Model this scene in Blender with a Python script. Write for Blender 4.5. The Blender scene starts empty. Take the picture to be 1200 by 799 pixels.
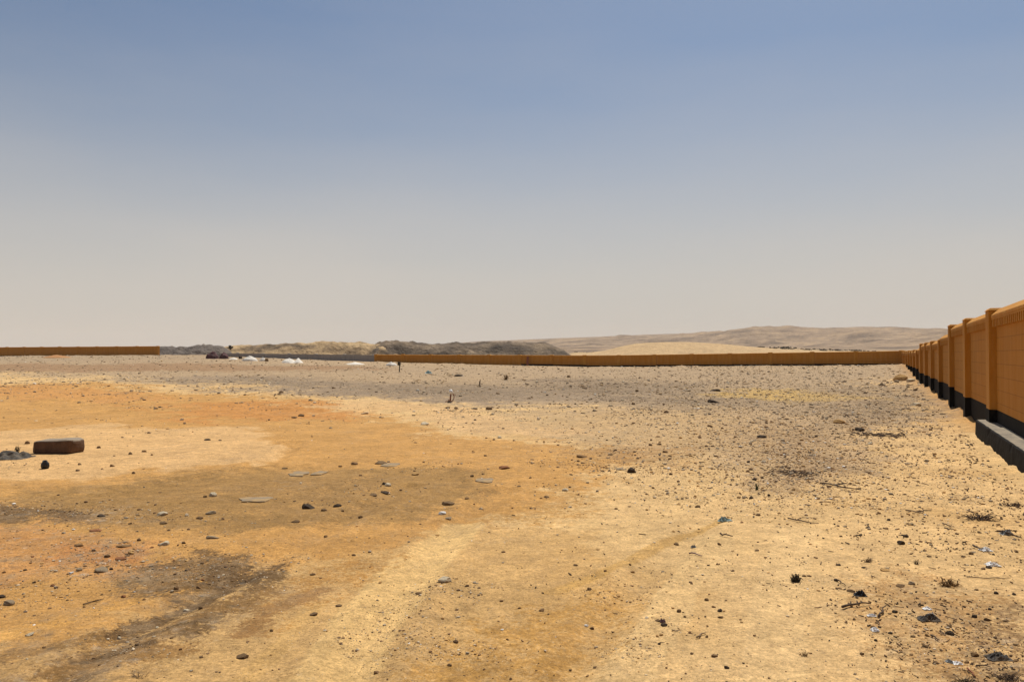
import bpy, math, random
import numpy as np
from mathutils import Vector

random.seed(7)
RNG = np.random.default_rng(7)
scene = bpy.context.scene
col = scene.collection
R = math.radians

# ------------------------------------------------------------------ camera numbers
F = 933.0            # focal length in photograph pixels (28 mm on 36 mm)
EYE = 1.55           # eye height
HOR = 415.0          # horizon row in the photograph
KEY = 1.28           # brightness of the lit ground relative to its base colour


def lin(c):
    c = np.asarray(c, float) / 255.0
    return np.where(c <= 0.04045, c / 12.92, ((c + 0.055) / 1.055) ** 2.4)


def alb(*c):
    """base colour of a sunlit soil that looks like this sRGB colour"""
    return tuple(np.clip(lin(c) / KEY, 0.004, 0.85))


# ------------------------------------------------------------------ noise
def _hash(ix, iy, seed):
    h = (ix.astype(np.int64) * 374761393 + iy.astype(np.int64) * 668265263 + seed * 974634541) & 0xFFFFFFFF
    h = ((h ^ (h >> 13)) * 1274126177) & 0xFFFFFFFF
    h = ((h ^ (h >> 16)) * 2246822519) & 0xFFFFFFFF
    return ((h ^ (h >> 15)) & 0xFFFFFF) / float(0xFFFFFF)


def vnoise(x, y, seed=0):
    x = np.asarray(x, float); y = np.asarray(y, float)
    ix = np.floor(x); iy = np.floor(y)
    fx = x - ix; fy = y - iy
    ux = fx * fx * fx * (fx * (fx * 6 - 15) + 10); uy = fy * fy * fy * (fy * (fy * 6 - 15) + 10)
    a = _hash(ix, iy, seed); b = _hash(ix + 1, iy, seed)
    c = _hash(ix, iy + 1, seed); d = _hash(ix + 1, iy + 1, seed)
    return ((a * (1 - ux) + b * ux) * (1 - uy) + (c * (1 - ux) + d * ux) * uy) * 2 - 1


def fbm(x, y, octaves=4, seed=0, gain=0.5):
    s = 0; a = 1.0; t = 0
    for o in range(octaves):
        cs, sn = math.cos(0.6 + o), math.sin(0.6 + o)
        s = s + a * vnoise(x * cs - y * sn + 13.7 * o, x * sn + y * cs + 5.1 * o, seed + o)
        t += a; a *= gain; x = x * 2.03; y = y * 2.03
    return s / t


def sstep(a, b, x):
    t = np.clip((x - a) / (b - a), 0, 1)
    return t * t * (3 - 2 * t)


# ------------------------------------------------------------------ wall frame: d runs along the right wall, n points into the yard
ANG = R(90 - 24.74)
DX, DY = math.cos(ANG), math.sin(ANG)
NX, NY = -DY, DX
OX, OY = 2.05, 0.0
BAY = 4.405
A1 = 15.85
ACOR = A1 + 14 * BAY
CX, CY = OX + ACOR * DX, OY + ACOR * DY


def wall_coords(X, Y):
    a = (X - OX) * DX + (Y - OY) * DY
    b = (X - OX) * NX + (Y - OY) * NY
    return a, b


def ground_z(X, Y, fine=True):
    X = np.asarray(X, float); Y = np.asarray(Y, float)
    a, t = wall_coords(X, Y)
    s = a - ACOR
    B = np.interp(t, [-60, 0, 14, 28, 56, 74, 91, 126, 200], [0.5, 0.55, 0.42, 0.22, 0.66, 1.12, 1.42, 1.15, 1.0])
    start = np.interp(t, [0, 30, 60, 120], [-34, -40, -55, -70])
    z = B * sstep(0, 1, np.clip((s - start) / (-start - 1.0), 0, 1))
    r = np.hypot(X, Y)
    z = z - sstep(160, 400, r) * 1.2
    # gentle undulation of the yard
    z = z + 0.05 * fbm(X / 7.0, Y / 7.0, 3, 11) * sstep(3, 14, r) * (1 - sstep(100, 200, r) * 0.5)
    # spilled soil along the foot of the right wall
    foot = np.exp(-np.clip(t, 0, 9) / 0.55) * sstep(16.5, 19, a) * (1 - sstep(ACOR - 4, ACOR, a))
    led = np.exp(-np.clip(t - .2, 0, 9) / .28) * (1 - sstep(16.2, 17.2, a)) * sstep(2, 4, np.hypot(X, Y))
    z = z + led * (0.05 + 0.06 * vnoise(a / .5, t / .5, 8) + .03 * vnoise(a / .17, t / .17, 9))
    z = z + foot * (0.10 + 0.10 * vnoise(a / 0.8, t / 0.8, 5))
    # stony bank near the corner
    bank = np.exp(-((t - 1.6) / 2.2) ** 2) * np.exp(-((a - 62) / 11) ** 2)
    z = z + bank * (0.28 + 0.16 * fbm(X / 1.3, Y / 1.3, 3, 6))
    if fine:
        rough = 0.35 + 0.65 * sstep(-0.1, 0.5, fbm(X / 2.1, Y / 2.1, 3, 21))
        near = 1 - sstep(40, 110, r)
        z = z + near * rough * (0.018 * fbm(X / 0.55, Y / 0.55, 3, 31) + 0.016 * fbm(X / 0.14, Y / 0.14, 3, 41, .65) * sstep(-.2, .3, fbm(X / .9, Y / .9, 3, 45)))
        far = sstep(14, 30, r) * (1 - sstep(120, 200, r))
        z = z + far * 0.17 * np.maximum(0, fbm(X / 0.8, Y / 0.8, 4, 51, .6)) * rough
        # wheel ruts in the foreground
        for (pts, w, dep) in RUTS:
            dd = polyline_dist(X, Y, pts)
            z = z - dep * np.exp(-(dd / w) ** 2) + dep * 0.55 * np.exp(-((dd - w * 1.7) / (w * 0.6)) ** 2)
    return z


def polyline_dist(X, Y, pts):
    best = np.full(np.shape(X), 1e9)
    for (x0, y0), (x1, y1) in zip(pts[:-1], pts[1:]):
        vx, vy = x1 - x0, y1 - y0
        q = np.clip(((X - x0) * vx + (Y - y0) * vy) / (vx * vx + vy * vy + 1e-9), 0, 1)
        best = np.minimum(best, np.hypot(X - x0 - q * vx, Y - y0 - q * vy))
    return best


RUTS = []
_ys = np.concatenate([np.arange(2.0, 30, 0.02), np.arange(30, 190, 0.1)])


def at(px, py):
    """the spot on the ground that the photograph shows at this pixel"""
    X = (px - 600) / F * _ys
    z = EYE - (py - HOR) / F * _ys
    g = ground_z(X, _ys, fine=False)
    hit = np.nonzero(z <= g)[0]
    k = hit[0] if len(hit) else len(_ys) - 1
    return float(X[k]), float(_ys[k])


def flat(px, py):
    Y = F * EYE / max(py - HOR, 8.0)
    return ((px - 600) / F * Y, Y)


RUTS += [([flat(*p) for p in ((398, 830), (440, 740), (490, 670), (535, 615), (590, 575))], 0.13, 0.028),
         ([flat(*p) for p in ((640, 830), (700, 740), (760, 670), (830, 610), (900, 560))], 0.12, 0.024),
         ([flat(*p) for p in ((905, 830), (925, 720), (935, 640), (950, 560))], 0.14, 0.010),
         ([flat(*p) for p in ((60, 800), (180, 725), (300, 665), (420, 600), (480, 570))], 0.13, 0.026),
         ([flat(*p) for p in ((120, 575), (250, 556), (320, 540), (350, 518))], 0.13, 0.028)]

# ------------------------------------------------------------------ materials
def new_mat(name, base, rough=0.9, var=0.18, scale=6.0, bump=0.25, bscale=30.0, attr=None, spec=0.25, second=None, sec_scale=2.0, sec_range=(0.45, 0.7)):
    m = bpy.data.materials.new(name)
    m.use_nodes = True
    nt = m.node_tree; N = nt.nodes; L = nt.links
    b = N['Principled BSDF']
    b.inputs['Roughness'].default_value = rough
    b.inputs['Specular IOR Level'].default_value = spec
    tc = N.new('ShaderNodeTexCoord')
    if attr:
        at_ = N.new('ShaderNodeAttribute'); at_.attribute_name = attr
        src = at_.outputs['Color']
    else:
        rgb = N.new('ShaderNodeRGB'); rgb.outputs[0].default_value = (*base, 1)
        src = rgb.outputs[0]
    if second:
        n2 = N.new('ShaderNodeTexNoise'); n2.inputs['Scale'].default_value = sec_scale; n2.inputs['Detail'].default_value = 8
        n2.inputs['Roughness'].default_value = 0.65
        L.new(tc.outputs['Object'], n2.inputs['Vector'])
        mr = N.new('ShaderNodeMapRange'); mr.inputs[1].default_value = sec_range[0]; mr.inputs[2].default_value = sec_range[1]
        L.new(n2.outputs['Fac'], mr.inputs[0])
        mx = N.new('ShaderNodeMix'); mx.data_type = 'RGBA'
        L.new(mr.outputs[0], mx.inputs['Factor']); L.new(src, mx.inputs['A']); mx.inputs['B'].default_value = (*second, 1)
        src = mx.outputs['Result']
    n1 = N.new('ShaderNodeTexNoise'); n1.inputs['Scale'].default_value = scale; n1.inputs['Detail'].default_value = 9
    n1.inputs['Roughness'].default_value = 0.7
    L.new(tc.outputs['Object'], n1.inputs['Vector'])
    mv = N.new('ShaderNodeMapRange'); mv.inputs[1].default_value = 0.3; mv.inputs[2].default_value = 0.7
    mv.inputs[3].default_value = 1 - var; mv.inputs[4].default_value = 1 + var
    L.new(n1.outputs['Fac'], mv.inputs[0])
    mm = N.new('ShaderNodeVectorMath'); mm.operation = 'SCALE'
    L.new(src, mm.inputs[0]); L.new(mv.outputs[0], mm.inputs['Scale'])
    L.new(mm.outputs[0], b.inputs['Base Color'])
    nb = N.new('ShaderNodeTexNoise'); nb.inputs['Scale'].default_value = bscale; nb.inputs['Detail'].default_value = 6
    L.new(tc.outputs['Object'], nb.inputs['Vector'])
    bp = N.new('ShaderNodeBump'); bp.inputs['Strength'].default_value = bump; bp.inputs['Distance'].default_value = 0.6 / bscale
    L.new(nb.outputs['Fac'], bp.inputs['Height']); L.new(bp.outputs[0], b.inputs['Normal'])
    return m


def soil_material():
    m = bpy.data.materials.new('soil')
    m.use_nodes = True
    nt = m.node_tree; N = nt.nodes; L = nt.links
    b = N['Principled BSDF']; b.inputs['Roughness'].default_value = 0.95; b.inputs['Specular IOR Level'].default_value = 0.1
    tc = N.new('ShaderNodeTexCoord')
    a = N.new('ShaderNodeAttribute'); a.attribute_name = 'soil_colour'

    def noise(scale, detail=6, rough=0.6):
        n = N.new('ShaderNodeTexNoise'); n.inputs['Scale'].default_value = scale
        n.inputs['Detail'].default_value = detail; n.inputs['Roughness'].default_value = rough
        L.new(tc.outputs['Object'], n.inputs['Vector']); return n.outputs['Fac']

    def remap(x, a0, a1, b0, b1):
        r = N.new('ShaderNodeMapRange')
        for k, v in enumerate((a0, a1, b0, b1)): r.inputs[k + 1].default_value = v
        L.new(x, r.inputs[0]); return r.outputs[0]

    def mul(x, y):
        k = N.new('ShaderNodeMath'); k.operation = 'MULTIPLY'; L.new(x, k.inputs[0]); L.new(y, k.inputs[1]); return k.outputs[0]
    ru = N.new('ShaderNodeAttribute'); ru.attribute_name = 'rubble'; rub = ru.outputs['Fac']
    v = mul(remap(noise(1.1, 10, .7), .38, .62, .87, 1.12), remap(noise(6, 10, .75), .38, .62, .84, 1.16))
    v = mul(v, remap(noise(17, 8, .8), .38, .62, .84, 1.16))
    v = mul(v, remap(noise(48, 6, .8), .36, .64, .78, 1.24))
    st_c = N.new('ShaderNodeAttribute'); st_c.attribute_name = 'stain_colour'
    st_m = N.new('ShaderNodeAttribute'); st_m.attribute_name = 'stain'

    def add(x, y):
        k = N.new('ShaderNodeMath'); k.operation = 'ADD'; L.new(x, k.inputs[0]); L.new(y, k.inputs[1]); return k.outputs[0]
    ragged = add(remap(noise(3.5, 12, .82), .36, .64, -.7, .7), remap(noise(28, 8, .8), .34, .66, -.5, .5))
    sf = remap(add(st_m.outputs['Fac'], mul(ragged, remap(st_m.outputs['Fac'], 0, .15, 0, .8))), .25, .66, 0, .92)
    sm = N.new('ShaderNodeMix'); sm.data_type = 'RGBA'
    L.new(sf, sm.inputs['Factor']); L.new(a.outputs['Color'], sm.inputs['A']); L.new(st_c.outputs['Color'], sm.inputs['B'])
    sc = N.new('ShaderNodeVectorMath'); sc.operation = 'SCALE'
    L.new(sm.outputs['Result'], sc.inputs[0]); L.new(v, sc.inputs['Scale'])
    cur = sc.outputs[0]

    def blend(fac, colr):
        nonlocal cur
        mx = N.new('ShaderNodeMix'); mx.data_type = 'RGBA'
        L.new(fac, mx.inputs['Factor']); L.new(cur, mx.inputs['A']); mx.inputs['B'].default_value = (*colr, 1)
        cur = mx.outputs['Result']
    # browner crumbs and paler dust of their own colour
    blend(mul(remap(noise(16, 10, .8), .535, .62, 0, .55), remap(noise(1.7, 6, .7), .42, .62, .15, 1)), (.26, .155, .075))
    blend(mul(remap(noise(21, 10, .8), .55, .64, 0, .6), remap(noise(2.3, 6, .7), .42, .62, .15, 1)), (.60, .43, .24))
    blend(mul(mul(remap(noise(2.6, 12, .85), .48, .60, 0, .75), remap(noise(.55, 8, .7), .40, .56, .25, 1)), remap(rub, 0, .8, .3, 1)), (.33, .225, .125))
    # grains: dark and pale specks; in rubble they are as big as fists
    for scale, hi, colr, amt, msk, byrub in ((60, .2, (.10, .06, .03), .8, (.44, .58), 0), (42, .15, (.62, .50, .36), .6, (.5, .64), 0),
                                             (26, .2, (.075, .05, .033), .85, (.40, .55), 1), (19, .18, (.52, .43, .32), .7, (.45, .6), 1),
                                             (9, .22, (.09, .07, .05), .8, (.38, .55), 2), (6.5, .2, (.48, .40, .30), .65, (.44, .6), 2), (3.2, .2, (.10, .08, .06), .7, (.42, .6), 2)):
        vo = N.new('ShaderNodeTexVoronoi'); vo.inputs['Scale'].default_value = scale; vo.inputs['Randomness'].default_value = 1
        wv = N.new('ShaderNodeVectorMath'); wv.operation = 'ADD'
        nn = N.new('ShaderNodeTexNoise'); nn.inputs['Scale'].default_value = scale * 1.6; nn.inputs['Detail'].default_value = 3; L.new(tc.outputs['Object'], nn.inputs['Vector'])
        ss = N.new('ShaderNodeVectorMath'); ss.operation = 'SCALE'; ss.inputs['Scale'].default_value = .7 / scale; L.new(nn.outputs['Color'], ss.inputs[0])
        L.new(tc.outputs['Object'], wv.inputs[0]); L.new(ss.outputs[0], wv.inputs[1]); L.new(wv.outputs[0], vo.inputs['Vector'])
        k = mul(remap(vo.outputs['Distance'], hi * .6, hi * 1.4, amt, 0), remap(noise(1.1 + scale * .05, 8, .75), msk[0], msk[1], 0, 1))
        if byrub: k = mul(k, rub)
        blend(k, colr)
    L.new(cur, b.inputs['Base Color'])
    b1 = N.new('ShaderNodeBump'); b1.inputs['Strength'].default_value = .6; b1.inputs['Distance'].default_value = .02
    L.new(noise(30, 10, .75), b1.inputs['Height'])
    b2 = N.new('ShaderNodeBump'); b2.inputs['Strength'].default_value = .45; b2.inputs['Distance'].default_value = .10
    L.new(noise(4.5, 9, .7), b2.inputs['Height']); L.new(b2.outputs[0], b1.inputs['Normal'])
    L.new(b1.outputs[0], b.inputs['Normal'])
    return m


def paint_material(name, base, worn, course=0.23):
    """rendered block wall: flat paint, faint courses, run-down streaks and dust"""
    m = bpy.data.materials.new(name)
    m.use_nodes = True
    nt = m.node_tree; N = nt.nodes; L = nt.links
    b = N['Principled BSDF']; b.inputs['Roughness'].default_value = 0.85; b.inputs['Specular IOR Level'].default_value = 0.2
    tc = N.new('ShaderNodeTexCoord')
    mp = N.new('ShaderNodeMapping'); mp.inputs['Scale'].default_value = (3.0, 3.0, 0.45); L.new(tc.outputs['Object'], mp.inputs[0])
    n = N.new('ShaderNodeTexNoise'); n.inputs['Scale'].default_value = 1.6; n.inputs['Detail'].default_value = 8; n.inputs['Roughness'].default_value = .68
    L.new(mp.outputs[0], n.inputs['Vector'])
    mr = N.new('ShaderNodeMapRange'); mr.inputs[1].default_value = .40; mr.inputs[2].default_value = .66; mr.inputs[4].default_value = .75
    L.new(n.outputs['Fac'], mr.inputs[0])
    mx = N.new('ShaderNodeMix'); mx.data_type = 'RGBA'; mx.inputs['A'].default_value = (*base, 1); mx.inputs['B'].default_value = (*worn, 1)
    L.new(mr.outputs[0], mx.inputs['Factor'])
    br = N.new('ShaderNodeTexBrick')
    br.inputs['Scale'].default_value = 1.0; br.inputs['Brick Width'].default_value = .92; br.inputs['Row Height'].default_value = course
    br.inputs['Mortar Size'].default_value = .007; br.inputs['Mortar Smooth'].default_value = .6
    br.inputs['Color1'].default_value = (1, 1, 1, 1); br.inputs['Color2'].default_value = (.93, .93, .93, 1); br.inputs['Mortar'].default_value = (.58, .55, .52, 1)
    sx = N.new('ShaderNodeSeparateXYZ'); cx = N.new('ShaderNodeCombineXYZ')
    L.new(tc.outputs['Object'], sx.inputs[0]); L.new(sx.outputs['X'], cx.inputs['X']); L.new(sx.outputs['Z'], cx.inputs['Y'])
    L.new(cx.outputs[0], br.inputs['Vector'])
    mu = N.new('ShaderNodeMix'); mu.data_type = 'RGBA'; mu.blend_type = 'MULTIPLY'; mu.inputs['Factor'].default_value = .8
    L.new(mx.outputs['Result'], mu.inputs['A']); L.new(br.outputs['Color'], mu.inputs['B'])
    L.new(mu.outputs['Result'], b.inputs['Base Color'])
    n3 = N.new('ShaderNodeTexNoise'); n3.inputs['Scale'].default_value = 26; n3.inputs['Detail'].default_value = 6; L.new(tc.outputs['Object'], n3.inputs['Vector'])
    b1 = N.new('ShaderNodeBump'); b1.inputs['Strength'].default_value = .6; b1.inputs['Distance'].default_value = .015; L.new(n3.outputs['Fac'], b1.inputs['Height'])
    b2 = N.new('ShaderNodeBump'); b2.inputs['Strength'].default_value = .5; b2.inputs['Distance'].default_value = .006; b2.invert = True
    L.new(br.outputs['Fac'], b2.inputs['Height']); L.new(b1.outputs[0], b2.inputs['Normal']); L.new(b2.outputs[0], b.inputs['Normal'])
    return m


M = {}
M['soil'] = soil_material()
M['ochre'] = paint_material('ochre_paint', (.44, .18, .018), (.50, .235, .045))
M['ochre_plain'] = paint_material('ochre_trim', (.45, .185, .018), (.52, .26, .05), 3.0)
M['bitumen'] = new_mat('bitumen_paint', (.008, .0075, .007), rough=.85, var=.3, scale=5, bump=.4, bscale=25, spec=.08, second=(.03, .024, .018), sec_scale=4, sec_range=(.55, .85))
M['cement'] = new_mat('dusty_cement', (.25, .205, .145), var=.25, scale=9, bump=.5, bscale=40, second=(.13, .11, .085), sec_scale=5)
M['grey_block'] = paint_material('grey_blockwork', (.34, .31, .285), (.22, .2, .185), .2)
M['attr'] = new_mat('rocky_slope', (0, 0, 0), attr='rock_colour', var=.22, scale=.9, bump=.9, bscale=1.6)
M['hill'] = new_mat('hill_soil', (0, 0, 0), attr='rock_colour', var=.16, scale=.06, bump=.9, bscale=.12)
M['gravel'] = new_mat('gravel', (0, 0, 0), attr='stone_colour', var=.2, scale=60, bump=.4, bscale=120)
STONE_COL = {'dark': (.15, .092, .048), 'black': (.06, .042, .027), 'brown': (.21, .12, .055), 'grey': (.29, .225, .15),
             'pale': (.50, .40, .27), 'white': (.66, .62, .55), 'red': (.26, .10, .045), 'sand': (.42, .25, .095)}
for k, c in STONE_COL.items():
    M['stone_' + k] = new_mat(k + '_stone', c, var=.3, scale=22, bump=.6, bscale=60, spec=.08, second=(.36, .235, .11) if k in ('dark', 'brown', 'red', 'grey') else tuple(min(.7, v * 1.5 + .03) for v in c), sec_scale=9, sec_range=(.46, .74))
M['twig'] = new_mat('dry_twig', (.09, .06, .04), var=.3, scale=40, bump=.5, bscale=150)
M['twig_pale'] = new_mat('bleached_twig', (.24, .17, .10), var=.3, scale=40, bump=.5, bscale=150)
M['straw'] = new_mat('dry_brush', (.17, .095, .032), var=.3, scale=40, bump=.3, bscale=100)
M['brush_dark'] = new_mat('withered_brush', (.055, .045, .028), var=.3, scale=40, bump=.3, bscale=100)
M['brush_green'] = new_mat('green_sprig', (.05, .075, .03), var=.3, scale=40, bump=.3, bscale=100)
M['plastic_white'] = new_mat('white_plastic', (.74, .73, .70), rough=.5, var=.08, scale=20, bump=.2, bscale=40, spec=.4)
M['plastic_black'] = new_mat('black_plastic', (.014, .014, .015), rough=.5, var=.3, scale=20, bump=.3, bscale=40, spec=.4)
M['plastic_grey'] = new_mat('grey_plastic', (.26, .27, .26), rough=.55, var=.2, scale=20, bump=.3, bscale=40, spec=.4, second=(.12, .14, .13), sec_scale=20)
M['plastic_teal'] = new_mat('teal_plastic', (.20, .28, .26), rough=.55, var=.2, scale=20, bump=.3, bscale=40, spec=.4)
M['sheet'] = new_mat('dusty_black_sheet', (.05, .042, .034), rough=.8, var=.3, scale=14, bump=.4, bscale=30, spec=.3, second=(.15, .115, .075), sec_scale=9)
M['wire'] = new_mat('rusty_wire', (.23, .075, .032), rough=.7, var=.3, scale=50, bump=.3, bscale=100)
M['lilac'] = new_mat('faded_strip', (.20, .12, .12), rough=.6, var=.2, scale=50, bump=.3, bscale=100)
M['gypsum'] = new_mat('white_powder', (.68, .62, .53), var=.12, scale=3, bump=.6, bscale=6)
M['maroon'] = new_mat('maroon_cover', (.10, .036, .036), rough=.75, var=.3, scale=4, bump=.6, bscale=8, second=(.03, .018, .018), sec_scale=3)
M['orange_sand'] = new_mat('orange_sand', (.40, .19, .07), var=.15, scale=5, bump=.5, bscale=10)


# ------------------------------------------------------------------ mesh helpers
def tag(o, label=None, cat=None, group=None, kind=None):
    if label: o['label'] = label
    if cat: o['category'] = cat
    if group: o['group'] = group
    if kind: o['kind'] = kind
    return o


def link(name, me, mat=None, parent=None):
    o = bpy.data.objects.new(name, me)
    col.objects.link(o)
    if mat is not None and not me.materials: me.materials.append(mat)
    if parent: o.parent = parent
    return o


def empty(name, loc, rz=0.0):
    o = bpy.data.objects.new(name, None)
    o.empty_display_size = .2
    col.objects.link(o); o.location = loc; o.rotation_euler = (0, 0, rz)
    return o


def big_mesh(name, co, quads=None, tris=None, smooth=True, attr=None, attr_name=None):
    me = bpy.data.meshes.new(name)
    co = np.asarray(co, np.float32)
    nq = 0 if quads is None else len(quads); n3 = 0 if tris is None else len(tris)
    me.vertices.add(len(co)); me.vertices.foreach_set('co', co.ravel())
    loops = []
    if nq: loops.append(np.asarray(quads, np.int32).ravel())
    if n3: loops.append(np.asarray(tris, np.int32).ravel())
    loops = np.concatenate(loops)
    me.loops.add(len(loops)); me.loops.foreach_set('vertex_index', loops)
    starts = np.concatenate([np.arange(nq) * 4, nq * 4 + np.arange(n3) * 3]).astype(np.int32)
    me.polygons.add(nq + n3); me.polygons.foreach_set('loop_start', starts)
    me.polygons.foreach_set('use_smooth', np.full(nq + n3, smooth, bool))
    if attr is not None:
        at_ = me.attributes.new(attr_name, 'FLOAT_COLOR', 'POINT')
        c4 = np.ones((len(co), 4), np.float32); c4[:, :3] = attr
        at_.data.foreach_set('color', c4.ravel())
    me.update(calc_edges=True); me.validate()
    return me


def grid_quads(nr, nc, wrap=False):
    i = np.arange(nr - 1)[:, None]; j = np.arange(nc if wrap else nc - 1)[None, :]
    j2 = (j + 1) % nc
    return np.stack([i * nc + j, i * nc + j2, (i + 1) * nc + j2, (i + 1) * nc + j], -1).reshape(-1, 4)


class MB:
    """collects hexahedra and tubes, then links them as one mesh object"""
    def __init__(s): s.v = []; s.f = []; s.mi = []

    def hexa(s, p, mats=None):
        # p: 4 bottom corners (ccw from above) + 4 top corners
        k = len(s.v); s.v += p
        fs = [(3, 2, 1, 0), (4, 5, 6, 7), (0, 1, 5, 4), (1, 2, 6, 5), (2, 3, 7, 6), (3, 0, 4, 7)]
        for q, f in enumerate(fs):
            s.f.append(tuple(k + i for i in f)); s.mi.append(0 if not mats else mats[q])

    def box(s, x0, x1, y0, y1, z0, z1, z1b=None, mats=None):
        """z1 at x0, z1b at x1"""
        zb = z1 if z1b is None else z1b
        s.hexa([(x0, y0, z0), (x1, y0, z0), (x1, y1, z0), (x0, y1, z0), (x0, y0, z1), (x1, y0, zb), (x1, y1, zb), (x0, y1, z1)], mats)

    def prism(s, x0, x1, prof, dz=0.0):
        """profile of (y,z) swept along x, raised by dz at x1"""
        k = len(s.v); n = len(prof)
        s.v += [(x0, y, z) for y, z in prof] + [(x1, y, z + dz) for y, z in prof]
        for i in range(n):
            j = (i + 1) % n
            s.f.append((k + i, k + j, k + n + j, k + n + i)); s.mi.append(0)
        s.f.append(tuple(k + i for i in reversed(range(n)))); s.mi.append(0)
        s.f.append(tuple(k + n + i for i in range(n))); s.mi.append(0)

    def tube(s, pts, rad, seg=6):
        k = len(s.v); pts = [Vector(p) for p in pts]; n = len(pts)
        for i, p in enumerate(pts):
            t = (pts[min(i + 1, n - 1)] - pts[max(i - 1, 0)]).normalized()
            u = t.cross(Vector((0, 0, 1)) if abs(t.z) < .9 else Vector((1, 0, 0))).normalized(); w = t.cross(u)
            r = rad[i] if isinstance(rad, (list, tuple)) else rad
            for q in range(seg):
                an = 2 * math.pi * q / seg
                s.v.append(tuple(p + (u * math.cos(an) + w * math.sin(an)) * r))
        for i in range(n - 1):
            for q in range(seg):
                q2 = (q + 1) % seg
                s.f.append((k + i * seg + q, k + (i + 1) * seg + q, k + (i + 1) * seg + q2, k + i * seg + q2)); s.mi.append(0)
        s.f.append(tuple(k + q for q in range(seg))); s.mi.append(0)
        s.f.append(tuple(k + (n - 1) * seg + q for q in reversed(range(seg)))); s.mi.append(0)

    def mesh(s, name, mats, smooth=False):
        me = bpy.data.meshes.new(name)
        me.from_pydata([tuple(map(float, p)) for p in s.v], [], s.f)
        import bmesh
        bm = bmesh.new(); bm.from_mesh(me); bmesh.ops.recalc_face_normals(bm, faces=bm.faces); bm.to_mesh(me); bm.free()
        for m in (mats if isinstance(mats, (list, tuple)) else [mats]): me.materials.append(m)
        for p, mi in zip(me.polygons, s.mi):
            p.material_index = mi; p.use_smooth = smooth
        return me

    def build(s, name, mats, parent=None, bevel=0, smooth=False):
        o = link(name, s.mesh(name, mats, smooth), None, parent)
        if bevel:
            bv = o.modifiers.new('bevel', 'BEVEL'); bv.width = bevel; bv.segments = 2; bv.limit_method = 'ANGLE'
        return o


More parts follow.
